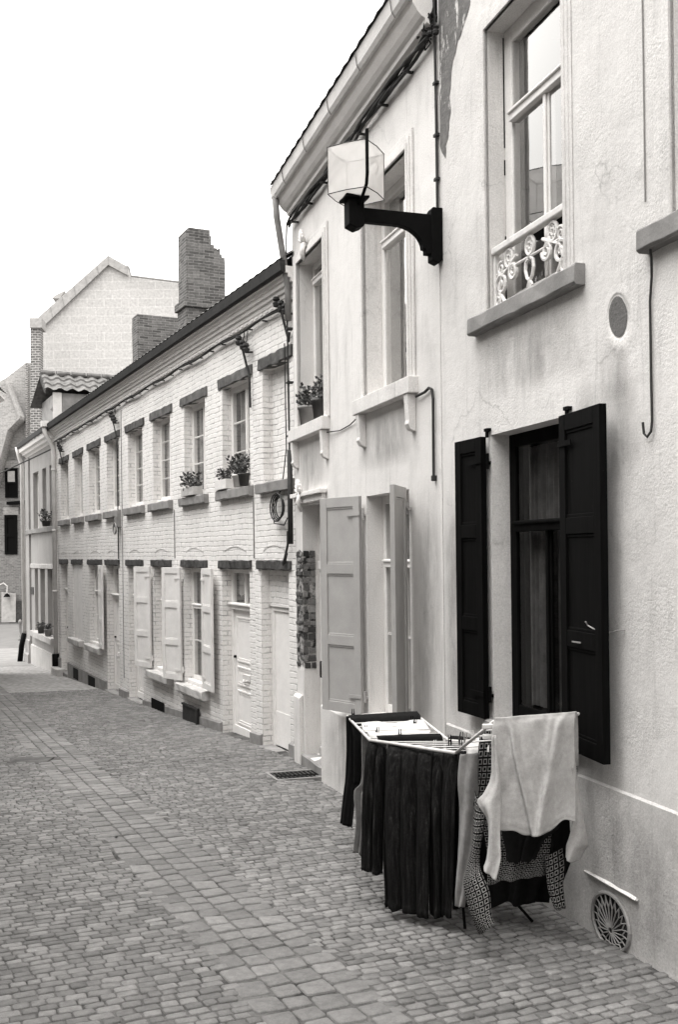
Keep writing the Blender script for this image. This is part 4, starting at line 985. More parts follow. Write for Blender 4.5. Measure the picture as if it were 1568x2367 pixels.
dm = MB().tube([(29.98, .26, 4.98), (30.0, .2, 4.7), (30.02, .12, 4.45), (30.02, .10, -.5)], .055, 10); p = DH.part('downpipe', dm, 'zinc', smooth=True)
DH.part('pipe_shoe', MB().tube([(30.02, .10, -.45), (30.02, .18, -.8), (30.02, .26, -1.5)], .075, 10), 'iron', p, smooth=True)
# dormer
dv = MB(); d0, d1, o0, o1, zk = 26.15, 28.3, -.12, -3.0, 6.02
DH.part('dormer_wall', dv.box(d0 + .08, d1 - .08, o1, o0 - .06, 4.9, zk), 'slate')
sm = MB()        # diamond slates on the cheek
s_ = .42
for i in range(7):
    for k in range(5):
        cx_, cz_ = o0 - .35 - i * s_ * .5 * 2 + (s_ / 2 if k % 2 else 0), 4.95 + k * s_ / 2
        h = s_ / 2 * .97
        if cz_ + h > zk + .05: h2 = zk + .0 - cz_
        q = [(d0 + .078 - .012, cx_, cz_ - h), (d0 + .078 - .003, cx_ - h, cz_), (d0 + .078 - .003, cx_, cz_ + h), (d0 + .078 - .003, cx_ + h, cz_)]
        if cz_ + h < zk + .1: sm.add(q, [(0, 1, 2, 3)])
DH.part('slate_cheek', sm, 'slate')
DH.part('dormer_post', MB().box(d0 + .02, d0 + .06, o0 - .22, o0 - .0, 4.9, zk), 'zinc'); 
dt = MB(); nC = 44; rows = 3; Lh = .62
for r_ in range(rows):
    for e, h in ((0, .05), (1, .0)):
        q = (r_ + e) / rows
        for i in range(nC + 1): dt.v.append((d0 - .10 + Lh * q, o0 + .22 - 3.1 * i / nC, zk + .02 + .52 * q + h + .035 * sin(i * 2 * pi / 4.4)))
for k in range(rows * 2 - 1):
    for i in range(nC): a = k * (nC + 1) + i; dt.f.append((a, a + 1, a + nC + 2, a + nC + 1))
b0 = len(dt.v); dt.v += [(d0 - .10 + Lh, o0 + .22, zk + .56), (d0 - .10 + Lh, o0 - 2.9, zk + .56), (d1 + .2, o0 - 2.9, zk - .1), (d1 + .2, o0 + .22, zk - .1)]; dt.f.append((b0, b0 + 1, b0 + 2, b0 + 3))
rf = DH.part('dormer_roof', dt, 'tile')
rm = MB()
for i in range(8): rm.tube([(d0 - .10 + Lh, o0 + .22 - i * .4, zk + .57), (d0 - .10 + Lh, o0 + .22 - i * .4 - .36, zk + .59)], [.085, .06], 8)
DH.part('ridge_tile', rm, 'tile', rf)
DH.part('bargeboard', MB().add([(d0 - .12, o0 + .235, zk - .06), (d0 - .12, o0 + .235, zk + .04), (d0 - .10 + Lh, o0 + .235, zk + .58), (d0 - .10 + Lh, o0 + .235, zk + .36), (d0 - .12, o0 + .2, zk - .06), (d0 - .12, o0 + .2, zk + .04), (d0 - .10 + Lh, o0 + .2, zk + .58), (d0 - .10 + Lh, o0 + .2, zk + .36)], [(0, 1, 2, 3), (4, 5, 6, 7), (0, 4, 5, 1), (1, 5, 6, 2), (2, 6, 7, 3), (3, 7, 4, 0)]), 'lintelg', rf)
single('cable', 'thin cable strung across the side street from the end house', 'cable', W0, MB().tube([CC.w((25.3, .1, 4.45)), CC.w((27.5, .4, 4.33)), CC.w((29.5, .8, 4.16)), (-12, 30, 3.95), (-18, 33, 4.0)], .02, 5), 'wire')

# ================================================================ BACKGROUND
def poly(pts, Y): return [at(x, y, Y) for x, y in pts]
def extr(pts, Y, dep, skew=0):
    P = poly(pts, Y); mb = MB(); n = len(P)
    mb.v = [tuple(p) for p in P] + [(p.x + skew * dep, p.y + dep, p.z) for p in P]
    mb.f = [tuple(range(n)), tuple(range(n, 2 * n))[::-1]] + [(i, (i + 1) % n, n + (i + 1) % n, n + i) for i in range(n)]; return mb
GH = T('gabled_house', 'tall house with a windowless white block gable edged in grey coping, rising behind the row', 'house', W0, (at(250, 1300, 36).x, 36, -1.25))
GH.part('gable_wall', extr([(96, 1345), (96, 752), (251, 606), (290, 628), (303, 640), (408, 652), (500, 662), (500, 1345)], 36, 9, -.1), 'block')
cm = extr([(90, 733), (251, 591), (251, 612), (98, 757)], 35.85, 9.1, -.1); GH.part('coping', cm, 'coping')
GH.part('coping', extr([(251.3, 591), (296, 616), (296, 636), (251.3, 612)], 35.85, 9.1, -.1), 'coping')
jm = MB()
for k in range(5):
    q = (k + 1) / 6; x, y = 90 + 161 * q, 733 - 142 * q; jm.add([tuple(p) for p in poly([(x, y), (x + 1.2, y), (x + 6, y + 22), (x + 4.8, y + 22)], 35.83)], [(0, 1, 2, 3)])
GH.part('coping_joint', jm, 'stone')
GH.part('flashing', MB().tube([tuple(at(x, y, 35.8)) for x, y in ((296, 615), (300, 622), (304, 638), (408, 651), (500, 661))], .035, 6), 'stone')
GH.part('eave', extr([(122, 689), (128, 683), (150, 672), (140, 690)], 36.5, 3, -.1), 'coping')
PX = T('brick_pier', 'tall slim brick chimney with a plain cap left of the white gable', 'chimney', W0, (at(83, 1300, 34.5).x, 34.5, -1.25))
PX.part('shaft', extr([(71.5, 1345), (71.5, 757), (94.5, 757), (94.5, 1345)], 34.5, .5, -.1), 'brickpier')
PX.part('cap', extr([(70, 757), (69.5, 735), (97.5, 735), (97.5, 757)], 34.4, .75, -.1), 'coping')
BB = T('brick_building', 'big brick building closing the far end of the street, white coping along slanted parapets', 'building', W0, (at(20, 1440, 46).x, 46, -1.25))
BB.part('wall', extr([(-190, 1040), (-190, 980), (13, 875), (61, 838), (110, 842), (110, 1040)], 46, 6), 'brickpale')
BB.part('lower_wall', extr([(-190, 1462), (-190, 1040), (110, 1040), (110, 1462)], 45.97, 6), 'brickdull')
BB.part('wing', extr([(-190, 1120), (-190, 883), (13, 881), (47, 960), (46, 968), (18, 995), (0, 1060), (-14, 1120)], 45, .95), 'brickpale')
BB.part('coping', extr([(11, 879), (14.5, 879), (47, 960), (46.5, 966), (18.5, 994.5), (1, 1060), (-1.5, 1060), (16, 992.5), (43.8, 964.5)], 44.9, .12), 'coping')
BB.part('pilaster', extr([(60, 1345), (60, 839), (65, 839), (65, 1345)], 45.7, .25), 'brickpier')
BB.part('ledge', extr([(16, 1159), (62, 1156), (62, 1163), (16, 1166)], 45.6, .4), 'iron')
def bwin(x0, x1, y0, y1, crt):
    P = poly([(x0, y1), (x1, y1), (x1, y0), (x0, y0)], 45.9); fb = MB(); a, b, c, d = P[0].x, P[1].x, P[0].z, P[2].z; Y = 45.9; q = .12
    fb.box(a, a + q, Y, Y + .06, c, d).box(b - q, b, Y, Y + .06, c, d).box(a + q, b - q, Y, Y + .06, d - q, d).box(a + q, b - q, Y, Y + .06, c, c + q).box(a + q, b - q, Y, Y + .06, c + (d - c) * .45, c + (d - c) * .45 + q)
    f = BB.part('window', fb, 'iron')
    BB.part('pane', MB().box(a + q, b - q, Y + .04, Y + .065, c + q, d - q), 'iron', f)
    if crt: BB.part('blind', MB().box(a + q, b - q, Y + .02, Y + .035, c + (d - c) * .45 + q, d - q), 'stonepale', f)
    BB.part('soldier_course', extr([(x0 - 3, y0 - 1), (x1 + 3, y0 - 1), (x1 + 3, y0 - 18), (x0 - 3, y0 - 18)], 45.93, .03), 'brickpale', f)
bwin(13, 42, 1082, 1150, True); bwin(12, 41, 1190, 1281, False)
single('sign_board', 'blank white board fixed low on the far brick building', 'board', W0, extr([(4.5, 1438), (4.5, 1368), (37.5, 1371), (37.5, 1437)], 45.7, .08), 'stonepale')
pw = at(9, 1357, 45.5); wl = MB().tube([(pw.x - .25, 45.5, pw.z - .3), (pw.x - .2, 45.5, pw.z + .1), (pw.x, 45.5, pw.z + .2), (pw.x + .18, 45.5, pw.z + .05), (pw.x + .16, 45.5, pw.z - .25)], .03, 8)
wlt = T('bracket_lamp', 'small white swan-neck wall lamp above the blank white board', 'lamp', W0, (pw.x, 45.5, pw.z - .4))
wlt.part('swan_neck', wl, 'plastic'); wlt.part('lamp_shade', MB().lathe([(0, .15), (.1, .1), (.16, -.02), (.0, -.02)], (pw.x + .16, 45.5, pw.z - .42), 10), 'iron')
single('hedge_bank', 'dark low recess wall beside the blank white board', 'wall', W0, extr([(38.5, 1437), (38.5, 1388), (58, 1388), (58, 1437)], 45.75, .1), 'lintelg')
rl = MB(); a, b = at(-60, 1466, 40), at(60, 1466, 40)
rl.tube([a, b], .05, 6); 
for k in range(6): p = a.lerp(b, k / 5); rl.tube([p, (p.x, p.y, -1.28)], .035, 6)
RL = single('railing', 'low dark tubular railing across the far end of the street', 'railing', W0, rl, 'wire')
single('low_wall', 'low pale kerb wall at the foot of the far brick building', 'wall', W0, extr([(-190, 1468), (-190, 1455), (70, 1455), (70, 1468)], 44.6, .3), 'stonepale')
p = at(48.5, 1501, 36)
single('bollard', 'short dark bollard at the far street corner', 'bollard', W0, MB().lathe([(0, 0), (.07, 0), (.07, .06), (.05, .08), (.05, .62), (.065, .64), (.065, .70), (.03, .75), (0, .76)], (p.x, p.y, gz(28)), 12), 'wirepale', smooth=True)

# ================================================================ OPPOSITE SIDE (out of frame, seen in the window panes and shading the street)
def oppframe(p0, p1):
    p0, p1 = Vector(p0), Vector(p1); d = (p1 - p0).normalized(); f = Fr(p0.x, p0.y, math.atan2(d.y, d.x)); f.L = (p1 - p0).length; return f
segs = [((-6.16, 11), (-4.28, 5.2)), ((-4.28, 5.2), (-2.4, -.6)), ((-2.4, -.6), (-.2, -7.4)), ((-8.75, 25), (-7.5, 18)), ((-7.5, 18), (-6.17, 11))]
onames = ['opposite house with a white front and plain windows', 'opposite house facing the black shutters', 'opposite house behind the viewer', 'last opposite house whose eave tip shows at the left edge', 'opposite house facing the brick cottages']
for (p0, p1), nm in zip(segs, onames):
    fr = oppframe(p0, p1); Lw = fr.L; gq = min(gzw(fr, 0), gzw(fr, Lw))
    H = T('terraced_house', nm, 'house', fr, (Lw / 2, 0, gq), 'houses across the street'); ops = []
    n = 3; zo = gq
    for k in range(n):
        c_ = Lw * (k + .5) / n; ops += [(c_ - .5, c_ + .5, zo + 3.4, zo + 5.0), (c_ - .5, c_ + .5, zo + .9 if k != 1 else zo + .25, zo + 2.4)]
    ze = 5.75 if p0[1] > 11.5 else 6.3
    H.part('wall', shell(wall(MB(), 0, Lw, gq - 1, ze, ops, ends=False), 0, Lw, gq - 1, ze, ze + 2.6), 'brick')
    for o_ in ops: window(H, *o_, .13, 'white', .06, (.5,), (.5,), None, curtain='curtain')
    H.part('cornice', MB().prism([(0, ze - .25), (.08, ze - .2), (.25, ze - .05), (.34, ze), (.34, ze + .1), (0, ze + .1)], 0, Lw, 'x'), 'white')
    H.part('roof', tiles(tiles(MB(), 0, Lw, .36, ze + .1, -3, ze + 2.75, .24, 9, .03), 0, Lw, -6.2, ze, -3, ze + 2.75, .4, 6), 'tile')

# ================================================================ LAUNDRY
# airer: flat far wing, middle section and a near wing propped up (x, y, z in metres)
FL, FR_ = Vector((.041, 6.60, .706)), Vector((.50, 6.70, .705))
ML, MR = Vector((.175, 6.0, .66)), Vector((.647, 5.95, .662))
NL, NR = Vector((.626, 5.40, .70)), Vector((1.06, 5.50, .70))
TL, TR = Vector((.77, 5.0, .935)), Vector((1.235, 5.15, .945))
RK = T('drying_rack', 'white metal clothes airer with its near wing propped up, loaded with washing', 'clothes airer', W0, (.65, 5.7, gz(5.7)))
RK.part('wing_frame', MB().tube([ML, FL, FR_, MR], .0095, 8), 'plastic', smooth=True)
RK.part('wing_frame', MB().tube([NL, TL, TR, NR], .0095, 8), 'plastic', smooth=True)
RK.part('side_rail', MB().tube([ML, NL], .0095, 8), 'plastic', smooth=True); RK.part('side_rail', MB().tube([MR, NR], .0095, 8), 'plastic', smooth=True)
for a0, a1, b0, b1, n in ((FL, ML, FR_, MR, 6), (ML, NL, MR, NR, 6), (NL, TL, NR, TR, 5)):
    for k in range(1, n + 1):
        q = k / (n + .5); RK.part('bar', MB().tube([a0.lerp(a1, q), b0.lerp(b1, q)], .0042, 6), 'plastic', smooth=True)
for a, b in ((ML, NR), (NL, MR)):
    RK.part('leg', MB().tube([a, Vector((b.x * .9 + .1, b.y, gz(b.y) + .01))], .008, 8), 'iron', smooth=True)
    RK.part('leg', MB().tube([b, Vector((a.x * .9 + .1, a.y, gz(a.y) + .01))], .008, 8), 'iron', smooth=True)
for k, (x, y) in enumerate(((1130, 1678), (1131, 1702))):
    p = at(x, y, 5.0); RK.part('wing_clip', MB().box(p.x - .03, p.x + .05, p.y - .012, p.y + .012, p.z - .012, p.z + .012), 'plastic', bevel=.004)

def crv(pts, q):
    n = len(pts) - 1; i = min(int(q * n), n - 1); f = q * n - i
    p0, p1, p2, p3 = pts[max(i - 1, 0)], pts[i], pts[i + 1], pts[min(i + 2, n)]
    return p1 * (1 - f) ** 2 * (1 + 2 * f) + p2 * f * f * (3 - 2 * f) + (p2 - p0) * .5 * f * (1 - f) ** 2 - (p3 - p1) * .5 * f * f * (1 - f) if n > 1 else p1.lerp(p2, f)
def cloth_sheet(mb, rows, folds, nu=36, nv=44, hem=.0, seed=0, back=.3, side=-1, fd=Vector((-.45, -.85, 0)).normalized(), uvs=1.0):
    """grid between left and right edges given row by row as world points; folds(u, v) displaces the cloth along fd"""
    L = [r_[0] for r_ in rows]; Rr = [r_[1] for r_ in rows]; b = len(mb.v)
    if mb.uv is None: mb.uv = []
    mb.uv += [(0, 0)] * (b - len(mb.uv))
    top_l, top_r = L[0], Rr[0]; nb = 6 if back else 0
    len_ = sum((L[i + 1] - L[i]).length for i in range(len(L) - 1)); wid = max((Rr[i] - L[i]).length for i in range(len(L)))
    for k in range(-nb, nv + 1):
        v = max(k, 0) / nv; l, r_ = crv(L, v), crv(Rr, v)
        for i in range(nu + 1):
            u = i / nu; p = l.lerp(r_, u)
            if k < 0:
                a = -k / nb; p = p - fd * (.030 * min(1, a * 2.5)) + Vector((0, 0, -back * a * a + .0)); d = folds(u, 0) * .3
            else:
                d = folds(u, v)
                if k <= 3: p = p + Vector((0, 0, .007 * (1 - abs(k - 0) / 4)))
                h = hem * mnoise.noise(Vector((u * 5 + seed, 3.3, seed))) * v ** 6; p = p + Vector((0, 0, h))
            d += .004 * mnoise.noise(Vector((u * 9 + seed, v * 6, seed * 1.7)))
            mb.v.append(tuple(p + fd * d)); mb.uv.append((u * wid * uvs, v * len_ * uvs + (.0 if k >= 0 else -.1 * k)))
    W_ = nu + 1
    for k in range(nv + nb):
        for i in range(nu): a = b + k * W_ + i; mb.f.append((a, a + 1, a + W_ + 1, a + W_))
    return mb
def rowsD(rr): return [(at(x0, y0, Y0), at(x1, y1, Y1)) for x0, y0, Y0, x1, y1, Y1 in rr]
def pleat(n, amp, seed, sharp=1.6, grow=.25):
    rnd_ = random.Random(seed); ph = [rnd_.random() * 6.28 for _ in range(4)]
    def f(u, v):
        uu = u + .03 * sin(2.3 * v + ph[0]) * v + .07 * sin(u * 4.3 + ph[1]) + .03 * sin(u * 11 + ph[2])
        am = .55 + .6 * (.5 + .5 * sin(u * 7.3 + ph[3])); return am * f0(uu, v)
    def f0(uu, v):
        s_ = .5 + .5 * sin(2 * pi * n * uu + ph[2]); s_ = s_ ** sharp
        s2 = .5 + .5 * sin(2 * pi * n * 2.3 * uu + ph[3] + v)
        return amp * (grow + (1 - grow) * min(1, v * 2.2)) * (s_ * .8 + s2 * .25)
    return f
def garment(name, label, cat, mb, mat, thick=.004):
    return single(name, label, cat, W0, mb, mat, 'washing on the airer', smooth=True, solid=thick, fix=False)
GL_ = []
# black top on the far wing: body over the far bars and one long sleeve hanging at the left
mb = MB()
cloth_sheet(mb, rowsD([(802, 1657, 6.52, 858, 1655, 6.60), (803, 1720, 6.50, 846, 1720, 6.55), (802, 1780, 6.48, 840, 1790, 6.5), (796, 1840, 6.45, 826, 1835, 6.45), (789, 1902, 6.42, 817, 1913, 6.42)]), pleat(1.2, .03, 1), 14, 30, .01, 1)
cloth_sheet(mb, [(FL.lerp(ML, .08) + Vector((0, 0, .012)), FR_.lerp(MR, .08) + Vector((0, 0, .02))), (FL.lerp(ML, .22) + Vector((0, 0, .004)), FR_.lerp(MR, .22) + Vector((0, 0, .004))), (FL.lerp(ML, .32) - Vector((0, 0, .12)), FR_.lerp(MR, .3) - Vector((0, 0, .12))), (FL.lerp(ML, .34) - Vector((0, 0, .4)), FR_.lerp(MR, .32) - Vector((0, 0, .4)))], pleat(4, .02, 2), 30, 20, .02, 2, .5)
garment('black_jumper', 'black long-sleeved jumper over the far end of the airer, one sleeve dangling', 'jumper', mb, 'blackcloth')
# pale garment behind it
mb = cloth_sheet(MB(), rowsD([(838, 1695, 6.30, 868, 1700, 6.35), (838, 1800, 6.28, 866, 1800, 6.3), (822, 1830, 6.26, 860, 1850, 6.3), (826, 1900, 6.24, 858, 1900, 6.28), (818, 1968, 6.22, 850, 1978, 6.25)]), pleat(1.5, .025, 3), 16, 34, .015, 3)
garment('pale_shirt', 'pale shirt hanging in a narrow strip behind the dark trousers', 'shirt', mb, 'palecloth')
# white towel lying over the wing bars
A0, A1_ = FL.lerp(ML, .45), FR_.lerp(MR, .42)
mb = cloth_sheet(MB(), [(A0 + Vector((.03, .02, .01)), A1_ + Vector((-.02, .02, .012))), (FL.lerp(ML, .62) + Vector((.02, 0, -.012)), FR_.lerp(MR, .6) + Vector((-.02, 0, -.01))), (FL.lerp(ML, .8) + Vector((.02, 0, .006)), FR_.lerp(MR, .75) + Vector((-.06, 0, .006))), (FL.lerp(ML, .86) + Vector((.02, 0, -.06)), FR_.lerp(MR, .82) + Vector((-.08, 0, -.06)))], lambda u, v: .008 * sin(9 * u + 4 * v), 34, 24, .02, 4, .45, fd=Vector((0, -.3, 1)).normalized())
garment('white_towel', 'white towel folded across the middle bars of the airer', 'towel', mb, 'whitecloth')
mb = cloth_sheet(MB(), [(FL.lerp(ML, .95) + Vector((.05, 0, .012)), FR_.lerp(MR, .92) + Vector((-.03, 0, .02))), (FL.lerp(ML, 1.0) + Vector((.06, -.01, -.03)), FR_.lerp(MR, 1.0) + Vector((-.03, 0, -.03))), (FL.lerp(ML, 1.0) + Vector((.06, -.02, -.45)), FR_.lerp(MR, 1.0) + Vector((-.03, -.02, -.45)))], pleat(3, .02, 6), 28, 20, .03, 5, .4)
garment('black_garment', 'crumpled black garment hanging just nearer than the white towel', 'clothes', mb, 'blackcloth')
# dark corduroys along the street side
m = M('brown_corduroy', .95, .05)
sk = m.noise(60, 5, .7, m.co((1, 1, .05))); m.base(m.mul(m.ramp(sk, [(.40, g(.006)), (.60, g(.016)), (.72, g(.045))]), m.ramp(m.noise(90, 3), [(.3, .55), (.7, 1.0)])))  # highlights of the folds streaked into the colour here too
m.nrm(m.bump(m.noise(40, 4, .6, m.co((1, 1, .2))), .4, .006)); MT['cordbrown'] = m.m
def legs(n, amp, seed):
    r_ = random.Random(seed); ph = r_.random() * 3
    def f(u, v):
        w_ = u * n + .10 * sin(2.1 * v + ph) + .06 * sin(u * 9 + ph)
        lobe = abs(sin(pi * w_)) ** .55; fine = mnoise.noise(Vector((u * 6 + seed, v * 2.2, seed * .7))) * .30 + mnoise.noise(Vector((u * 15, v * 5 + seed, 3.1))) * .12
        hem_ = .10 * math.exp(-((v - .965) / .012) ** 2)
        return amp * (.35 + .65 * min(1, v * 3)) * (lobe + fine + hem_)
    return f
trou = [
 ('dark_trousers', 'dark corduroy trousers hanging farthest along the street side of the airer', 'cord',
  [(857, 1714, 6.02, 900, 1715, 5.97), (853, 1740, 5.98, 899, 1742, 5.92), (849, 1830, 5.96, 897, 1840, 5.88), (846, 1930, 5.95, 893, 1940, 5.86), (845, 2004, 5.94, 889, 2018, 5.85)], 2, 21),
 ('dark_trousers', 'brown corduroy trousers in the middle of the street side, hem close to the setts', 'cordbrown',
  [(903, 1717, 5.90, 1004, 1731, 5.66), (897, 1745, 5.82, 1004, 1756, 5.58), (894, 1850, 5.76, 1002, 1860, 5.52), (894, 1980, 5.72, 1000, 1990, 5.49), (898, 2092, 5.70, 1000, 2112, 5.47)], 3, 22),
 ('dark_trousers', 'darkest trousers nearest the viewer beside the pale grey trousers', 'cord',
  [(996, 1729, 5.72, 1062, 1737, 5.52), (996, 1755, 5.66, 1068, 1752, 5.44), (994, 1850, 5.62, 1060, 1830, 5.41), (996, 1980, 5.58, 1057, 1980, 5.40), (1000, 2108, 5.55, 1052, 2116, 5.39)], 2, 23)]
for nm, lab, mt_, rr, n, sd_ in trou:
    garment(nm, lab, 'trousers', cloth_sheet(MB(), rowsD(rr), legs(n, .062, sd_), 60, 60, .02, sd_, .3), mt_, .004)
mb = cloth_sheet(MB(), rowsD([(1050, 1738, 5.47, 1080, 1738, 5.40), (1056, 1780, 5.45, 1076, 1780, 5.40), (1052, 1815, 5.44, 1072, 1810, 5.40), (1048, 1822, 5.44, 1056, 1826, 5.42)]), pleat(1, .02, 31), 12, 18, .01, 6)
garment('black_sock', 'short black garment end beside the pale grey trousers', 'clothes', mb, 'blackcloth')
mb = cloth_sheet(MB(), rowsD([(1030, 1735, 5.80, 1150, 1722, 5.62), (1034, 1800, 5.76, 1170, 1800, 5.60), (1040, 1900, 5.70, 1240, 1900, 5.56), (1046, 2010, 5.66, 1258, 2000, 5.52), (1050, 2095, 5.62, 1240, 2085, 5.48)]), pleat(3, .05, 61), 40, 44, .03, 17, .3)
garment('black_skirt', 'full black cloth hanging inside the airer behind the pale grey trousers', 'skirt', mb, 'blackcloth', .005)
# pale grey trousers with one leg in view
mb = cloth_sheet(MB(), rowsD([(1066, 1744, 5.36, 1108, 1742, 5.28), (1062, 1800, 5.34, 1106, 1800, 5.26), (1064, 1870, 5.33, 1106, 1870, 5.25), (1060, 1960, 5.32, 1098, 1960, 5.25), (1055, 2040, 5.31, 1086, 2040, 5.24), (1055, 2090, 5.30, 1076, 2094, 5.24)]), lambda u, v: .03 * sin(u * 3.1) + .012 * sin(u * 9 + v * 7), 24, 44, .012, 7)
garment('grey_trousers', 'pale grey trousers hanging between the dark trousers and the checked shirt', 'trousers', mb, 'palecloth')
mb = cloth_sheet(MB(), [(MR + Vector((.02, .06, .01)), NR + Vector((.03, -.03, .01))), (MR + Vector((.03, .06, -.3)), NR + Vector((.05, -.03, -.3))), (MR + Vector((.03, .06, -.66)), NR + Vector((.06, -.02, -.68))), (MR + Vector((.03, .06, -.88)), NR + Vector((.06, 0, -.86)))], pleat(3, .05, 71), 34, 30, .03, 18, .3, fd=Vector((.95, .3, 0)))  # mostly hidden cloth, added to keep light off the ground under the airer
garment('black_shade_cloth', 'black cloth added along the wall side of the airer to shade the ground', 'trousers', mb, 'blackcloth', .005)
# small white spotted cloth on the hinge bars
mb = cloth_sheet(MB(), rowsD([(1075, 1712, 5.45, 1134, 1706, 5.36), (1078, 1724, 5.42, 1134, 1720, 5.32), (1080, 1742, 5.40, 1134, 1738, 5.30)]), lambda u, v: .012 * sin(u * 8), 20, 12, .01, 8, .15)
garment('white_cloth', 'small white cloth pegged at the hinge of the airer', 'cloth', mb, 'whitecloth')
# checked shirt on the second bar of the propped wing
mb = MB()
cloth_sheet(mb, rowsD([(1112, 1690, 5.32, 1332, 1672, 5.38), (1104, 1780, 5.28, 1336, 1770, 5.34), (1098, 1860, 5.26, 1330, 1860, 5.32), (1120, 1920, 5.24, 1308, 1910, 5.30), (1130, 1990, 5.22, 1296, 1975, 5.28), (1128, 2040, 5.20, 1278, 2020, 5.26)]), pleat(3, .03, 41), 44, 50, .02, 9, .3)
cloth_sheet(mb, rowsD([(1100, 1830, 5.22, 1122, 1860, 5.18), (1098, 1900, 5.17, 1124, 1900, 5.14), (1094, 1950, 5.13, 1112, 1965, 5.10), (1082, 2000, 5.10, 1110, 2000, 5.06), (1072, 2042, 5.08, 1114, 2020, 5.02), (1082, 2085, 5.05, 1134, 2062, 4.98), (1098, 2125, 5.02, 1140, 2110, 4.96), (1112, 2158, 5.0, 1147, 2134, 4.94)]), lambda u, v: .035 * sin(u * 3.1) + .012 * sin(9 * v), 18, 56, .015, 10, 0)
cloth_sheet(mb, rowsD([(1262, 1980, 5.22, 1302, 1960, 5.24), (1264, 2020, 5.20, 1306, 2000, 5.22), (1270, 2060, 5.18, 1304, 2050, 5.20), (1284, 2100, 5.16, 1310, 2096, 5.18)]), lambda u, v: .03 * sin(u * 3.1), 14, 30, .01, 11, 0)
garment('checked_shirt', 'black shirt woven with small white squares, hanging under the grey sweatshirt', 'shirt', mb, 'check')
mb = cloth_sheet(MB(), rowsD([(1150, 1700, 5.20, 1312, 1690, 5.27), (1156, 1800, 5.17, 1308, 1800, 5.24), (1160, 1900, 5.15, 1300, 1900, 5.22), (1172, 1960, 5.13, 1262, 1940, 5.2), (1176, 1992, 5.12, 1240, 1990, 5.18)]), pleat(2, .03, 51), 30, 36, .03, 12, .2)
garment('black_undershirt', 'black garment showing below the hem of the grey sweatshirt', 'clothes', mb, 'blackcloth')
mb = cloth_sheet(MB(), rowsD([(1282, 1880, 5.28, 1318, 1880, 5.30), (1276, 1960, 5.26, 1324, 1970, 5.28), (1280, 2000, 5.25, 1322, 1990, 5.27), (1292, 2030, 5.24, 1306, 2032, 5.26)]), pleat(1, .03, 55), 12, 20, .02, 13, 0)
garment('black_sleeve', 'dark sleeve end hanging against the wall side of the airer', 'clothes', mb, 'blackcloth')
# grey sweatshirt on the tip of the propped wing
def drape(u, v):
    a = .036 * math.exp(-((u - .16 - .36 * v) / .045) ** 2) + .03 * math.exp(-((u - .88 + .30 * v) / .05) ** 2) + .016 * math.exp(-((u - .30 - .3 * v) / .04) ** 2) * v
    return (a + .012 * math.exp(-((u - .72 + .1 * v) / .04) ** 2)) * min(1, .25 + v * 2.4) + .02 * sin(u * 3.1) * v + .006 * sin(u * 14 + 5 * v) * v + .016 * mnoise.noise(Vector((u * 3.2 + v, v * 2.6, 5.5))) + .006 * mnoise.noise(Vector((u * 9, v * 8, 1.5))) + .005 * math.exp(-((v - .935) / .012) ** 2)
mb = MB()
cloth_sheet(mb, rowsD([(1144, 1662, 4.98, 1334, 1647, 5.13), (1139, 1682, 4.96, 1331, 1670, 5.11), (1138, 1740, 4.94, 1331, 1740, 5.09), (1140, 1800, 4.93, 1332, 1800, 5.08), (1140, 1850, 4.92, 1333, 1850, 5.07), (1142, 1920, 4.90, 1333, 1898, 5.06)]), drape, 60, 60, .0, 14, .28)
# hem bows down in the middle
nv_ = 60 + 6 + 1
for i in range(61):
    u = i / 60; dz = -.036 * math.exp(-(abs(u - .52) / .26) ** 4) + .010 * math.exp(-((u - .30) / .07) ** 2) + .022 * math.exp(-((u - .84) / .12) ** 2) + .010 * mnoise.noise(Vector((u * 7, 1.7, 0)))
    for k in range(nv_):
        v = max(0, k - 6) / 60
        j = k * 61 + i; x, y, z = mb.v[j]; mb.v[j] = (x, y, z + dz * v ** 5)
cloth_sheet(mb, rowsD([(1141, 1700, 4.93, 1150, 1700, 4.91), (1138, 1790, 4.92, 1158, 1790, 4.88), (1122, 1830, 4.90, 1160, 1830, 4.86), (1106, 1852, 4.89, 1160, 1860, 4.85), (1126, 1890, 4.87, 1156, 1900, 4.83), (1130, 1930, 4.86, 1158, 1950, 4.81), (1126, 1980, 4.85, 1160, 1985, 4.80), (1120, 2002, 4.84, 1150, 2032, 4.79)]), lambda u, v: .03 * sin(u * 3.14) + .01 * sin(u * 8 + 6 * v), 18, 50, .01, 15, 0)
cloth_sheet(mb, rowsD([(1326, 1770, 5.10, 1334, 1770, 5.11), (1328, 1830, 5.10, 1342, 1830, 5.13), (1328, 1880, 5.09, 1352, 1890, 5.14), (1320, 1925, 5.08, 1361, 1948, 5.15), (1310, 1955, 5.08, 1352, 1965, 5.15), (1308, 1982, 5.08, 1340, 1990, 5.14)]), lambda u, v: .03 * sin(u * 3.14) + .012 * sin(u * 7 + 5 * v), 18, 40, .01, 16, 0)
garment('grey_sweatshirt', 'light grey long-sleeved sweatshirt draped over the raised near bar of the airer', 'sweatshirt', mb, 'greycloth', .0025)
